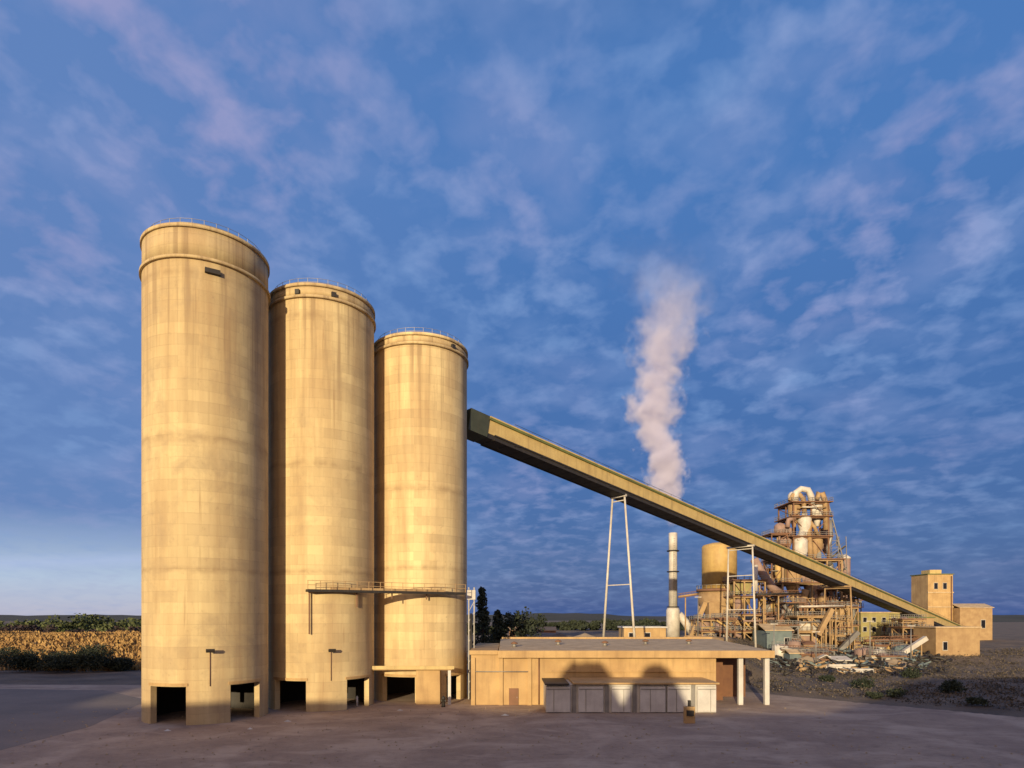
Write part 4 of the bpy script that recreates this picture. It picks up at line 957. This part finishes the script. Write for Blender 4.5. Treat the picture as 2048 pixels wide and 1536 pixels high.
# ------------------------------------------------------------------ steam plume
def plume():
    Y = 200
    path = [(1345, 1055, 9), (1342, 1015, 20), (1333, 980, 31), (1331, 920, 38), (1311, 870, 38), (1308, 800, 48), (1316, 740, 44), (1328, 690, 58), (1338, 640, 60), (1345, 590, 66), (1325, 550, 80), (1295, 505, 90)]
    bb = MB(); seg = 28; rings = []
    for px, py, r_ in path:
        c = P(px, py, Y); rr = r_ * Y / F * 1.5
        rings.append([bb.bm.verts.new((c.x + rr * math.cos(2 * math.pi * k / seg), c.y + rr * math.sin(2 * math.pi * k / seg), c.z)) for k in range(seg)])
    for r0, r1 in zip(rings, rings[1:]):
        for k in range(seg): bb.bm.faces.new((r0[k], r0[(k + 1) % seg], r1[(k + 1) % seg], r1[k]))
    bb.bm.faces.new(rings[0][::-1]); bb.bm.faces.new(rings[-1])
    m = bpy.data.materials.new('steam'); m.use_nodes = True; nt = m.node_tree; nt.nodes.clear(); t = NT(nt)
    out = t.n('ShaderNodeOutputMaterial'); pv = t.n('ShaderNodeVolumePrincipled')
    pv.inputs['Color'].default_value = (0.91, 0.89, 1.0, 1); pv.inputs['Anisotropy'].default_value = -0.1
    tc = t.n('ShaderNodeTexCoord').outputs['Object']; sp = t.n('ShaderNodeSeparateXYZ'); t.L.new(tc, sp.inputs[0]); z = sp.outputs[2]
    # centre line and radius as functions of height
    cx_ = nt.nodes.new('ShaderNodeFloatCurve'); rd = nt.nodes.new('ShaderNodeFloatCurve')
    z0, z1 = P(0, 1055, Y).z, P(0, 505, Y).z
    pts = [((P(px, py, Y).z - z0) / (z1 - z0), P(px, py, Y).x, r_ * Y / F) for px, py, r_ in path]
    xlo, xhi = min(p[1] for p in pts) - 1, max(p[1] for p in pts) + 1
    for node, vals in ((cx_, [(p[0], (p[1] - xlo) / (xhi - xlo)) for p in pts]), (rd, [(p[0], p[2] / 15) for p in pts])):
        c = node.mapping.curves[0]
        while len(c.points) > 2: c.points.remove(c.points[1])
        c.points[0].location = vals[0]; c.points[1].location = vals[-1]
        for v in vals[1:-1]: c.points.new(*v)
        node.mapping.update()
        t.L.new(t.math('DIVIDE', t.math('SUBTRACT', z, z0), z1 - z0), node.inputs['Value'])
    cx = t.math('ADD', t.math('MULTIPLY', cx_.outputs[0], xhi - xlo), xlo); rad = t.math('MULTIPLY', rd.outputs[0], 15)
    dx = t.math('SUBTRACT', sp.outputs[0], cx); dy = t.math('SUBTRACT', sp.outputs[1], Y)
    dist = t.math('SQRT', t.math('ADD', t.math('MULTIPLY', dx, dx), t.math('MULTIPLY', dy, dy)))
    q = t.math('DIVIDE', dist, rad)
    n1 = t.noise(tc, 0.19, 3, 0.45, 0.2)
    n2 = t.noise(tc, 0.5, 2, 0.5, 0.2)
    v = t.math('ADD', q, t.math('ADD', t.math('MULTIPLY', t.math('SUBTRACT', n1, 0.5), 2.5), t.math('MULTIPLY', t.math('SUBTRACT', n2, .5), 1.1)))
    dens = t.math('POWER', t.ramp(v, 1.15, 0.35), 1.5)
    hf = t.ramp(t.math('DIVIDE', t.math('SUBTRACT', z, z0), z1 - z0), 1.0, 0.15)
    dm = t.math('ADD', t.math('MULTIPLY', t.math('POWER', hf, 1.9), 0.8), 0.004)
    fin = t.math('MULTIPLY', dens, t.math('MULTIPLY', dm, t.ramp(t.math('DIVIDE', t.math('SUBTRACT', z, z0), z1 - z0), 0.0, 0.12)))
    t.L.new(fin, pv.inputs['Density']); t.L.new(pv.outputs[0], out.inputs['Volume'])
    o = bb.build('steam_plume', m); tag(o, 'pale lilac steam rising above the white chimney', kind='stuff'); return o
plume()
SC.cycles.volume_step_rate = 1.0; SC.cycles.volume_bounces = 4; SC.cycles.volume_max_steps = 128

# ------------------------------------------------------------------ sky, sun, camera
SUN_AZ, SUN_EL = R(-16), R(9.5)           # measured from straight behind the camera
sd = Vector((math.sin(SUN_AZ) * math.cos(SUN_EL), -math.cos(SUN_AZ) * math.cos(SUN_EL), math.sin(SUN_EL)))
sun = bpy.data.lights.new('sun', 'SUN'); sun.energy = 5.0; sun.angle = R(0.5); sun.color = (1.0, 0.80, 0.50)
so = bpy.data.objects.new('sun', sun); COL.objects.link(so); so.rotation_euler = sd.to_track_quat('Z', 'Y').to_euler()
w = bpy.data.worlds.new('World'); SC.world = w; w.use_nodes = True
t = NT(w.node_tree); bg = w.node_tree.nodes['Background']; bg.inputs['Strength'].default_value = 0.1
sky = t.n('ShaderNodeTexSky', sky_type='NISHITA'); sky.sun_disc = False; sky.sun_elevation = SUN_EL
sky.sun_rotation = math.atan2(sd.x, sd.y)
gen = t.n('ShaderNodeTexCoord').outputs['Generated']; sp = t.n('ShaderNodeSeparateXYZ'); t.L.new(gen, sp.inputs[0])
X_, Y_, Z_ = sp.outputs
zc = t.math('MAXIMUM', Z_, 0.0)
base = t.mix(t.ramp(zc, 0.0, 0.55), (0.022, 0.085, 0.31), (0.070, 0.20, 0.52))
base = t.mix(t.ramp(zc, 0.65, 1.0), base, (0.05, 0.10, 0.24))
# brighter toward the left, pale low band at the far left
lf = t.ramp(X_, 0.05, -0.45); base = t.mix(t.math('MULTIPLY', lf, 0.75), base, (0.14, 0.255, 0.56))
low = t.math('MULTIPLY', t.ramp(zc, 0.14, 0.05), t.ramp(X_, -0.36, -0.5)); base = t.mix(low, base, (0.46, 0.58, 0.78))
vlow = t.math('MULTIPLY', t.ramp(zc, 0.05, 0.0), t.ramp(X_, -0.38, -0.5)); base = t.mix(vlow, base, (0.52, 0.52, 0.66))
den = t.math('ADD', zc, 0.22)
cb = t.n('ShaderNodeCombineXYZ'); t.L.new(t.math('DIVIDE', X_, den), cb.inputs[0]); t.L.new(t.math('DIVIDE', Y_, den), cb.inputs[1]); pv = cb.outputs[0]
mp = t.n('ShaderNodeMapping', ins={'Scale': (1.0, 0.95, 1), 'Rotation': (0, 0, 0.5)}); t.L.new(pv, mp.inputs[0])
c1 = t.ramp(t.noise(mp.outputs[0], 4.2, 5, 0.52, 0.2), 0.46, 0.68)
c2 = t.ramp(t.noise(mp.outputs[0], 11.0, 4, 0.52, 0.15), 0.46, 0.68)
c3 = t.ramp(t.noise(mp.outputs[0], 1.1, 4, 0.5), 0.38, 0.62)
cl = t.math('ADD', t.math('MULTIPLY', c1, 0.42), t.math('MULTIPLY', c2, t.math('ADD', 0.36, t.math('MULTIPLY', c3, 0.45))), clamp=True)
cl = t.math('MULTIPLY', cl, t.math('ADD', 0.25, t.math('MULTIPLY', t.ramp(zc, 0.0, 0.42), 0.8)))
ccol = t.mix(t.ramp(t.noise(mp.outputs[0], 1.3, 3), 0.4, 0.62), (0.22, 0.36, 0.68), (0.31, 0.34, 0.62))
skyc = t.mix(cl, base, ccol)
st_ = t.n('ShaderNodeMath', operation='ABSOLUTE'); t.L.new(t.math('SUBTRACT', t.math('ADD', zc, t.math('MULTIPLY', X_, -0.10)), 0.127), st_.inputs[0])
skyc = t.mix(t.math('MULTIPLY', t.math('MULTIPLY', t.ramp(st_.outputs[0], 0.013, 0.0), t.ramp(X_, -0.38, -0.5)), 0.55), skyc, (0.45, 0.55, 0.85))
# warm glow around the setting sun behind the camera
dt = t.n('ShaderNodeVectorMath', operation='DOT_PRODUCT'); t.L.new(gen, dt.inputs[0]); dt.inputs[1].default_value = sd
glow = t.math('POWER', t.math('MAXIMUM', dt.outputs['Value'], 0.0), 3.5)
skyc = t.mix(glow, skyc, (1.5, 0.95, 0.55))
skyc = t.mix(t.ramp(Z_, 0.0, -0.02), skyc, (0.08, 0.06, 0.05))
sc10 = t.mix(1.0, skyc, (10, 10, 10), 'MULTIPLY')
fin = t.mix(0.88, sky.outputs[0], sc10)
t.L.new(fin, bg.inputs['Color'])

cam = bpy.data.cameras.new('camera'); co = bpy.data.objects.new('camera', cam); COL.objects.link(co)
co.location = (0, 0, HC); co.rotation_euler = (R(90), 0, 0)
cam.sensor_width = 36; cam.lens = 36 * F / 2048; cam.shift_x = (1024 - CX) / 2048; cam.shift_y = (HY - 768) / 2048
cam.clip_start = .5; cam.clip_end = 20000
SC.camera = co
SC.view_settings.view_transform = 'Standard'; SC.view_settings.look = 'None'; SC.view_settings.exposure = 0; SC.view_settings.gamma = 1
SC.cycles.use_denoising = True
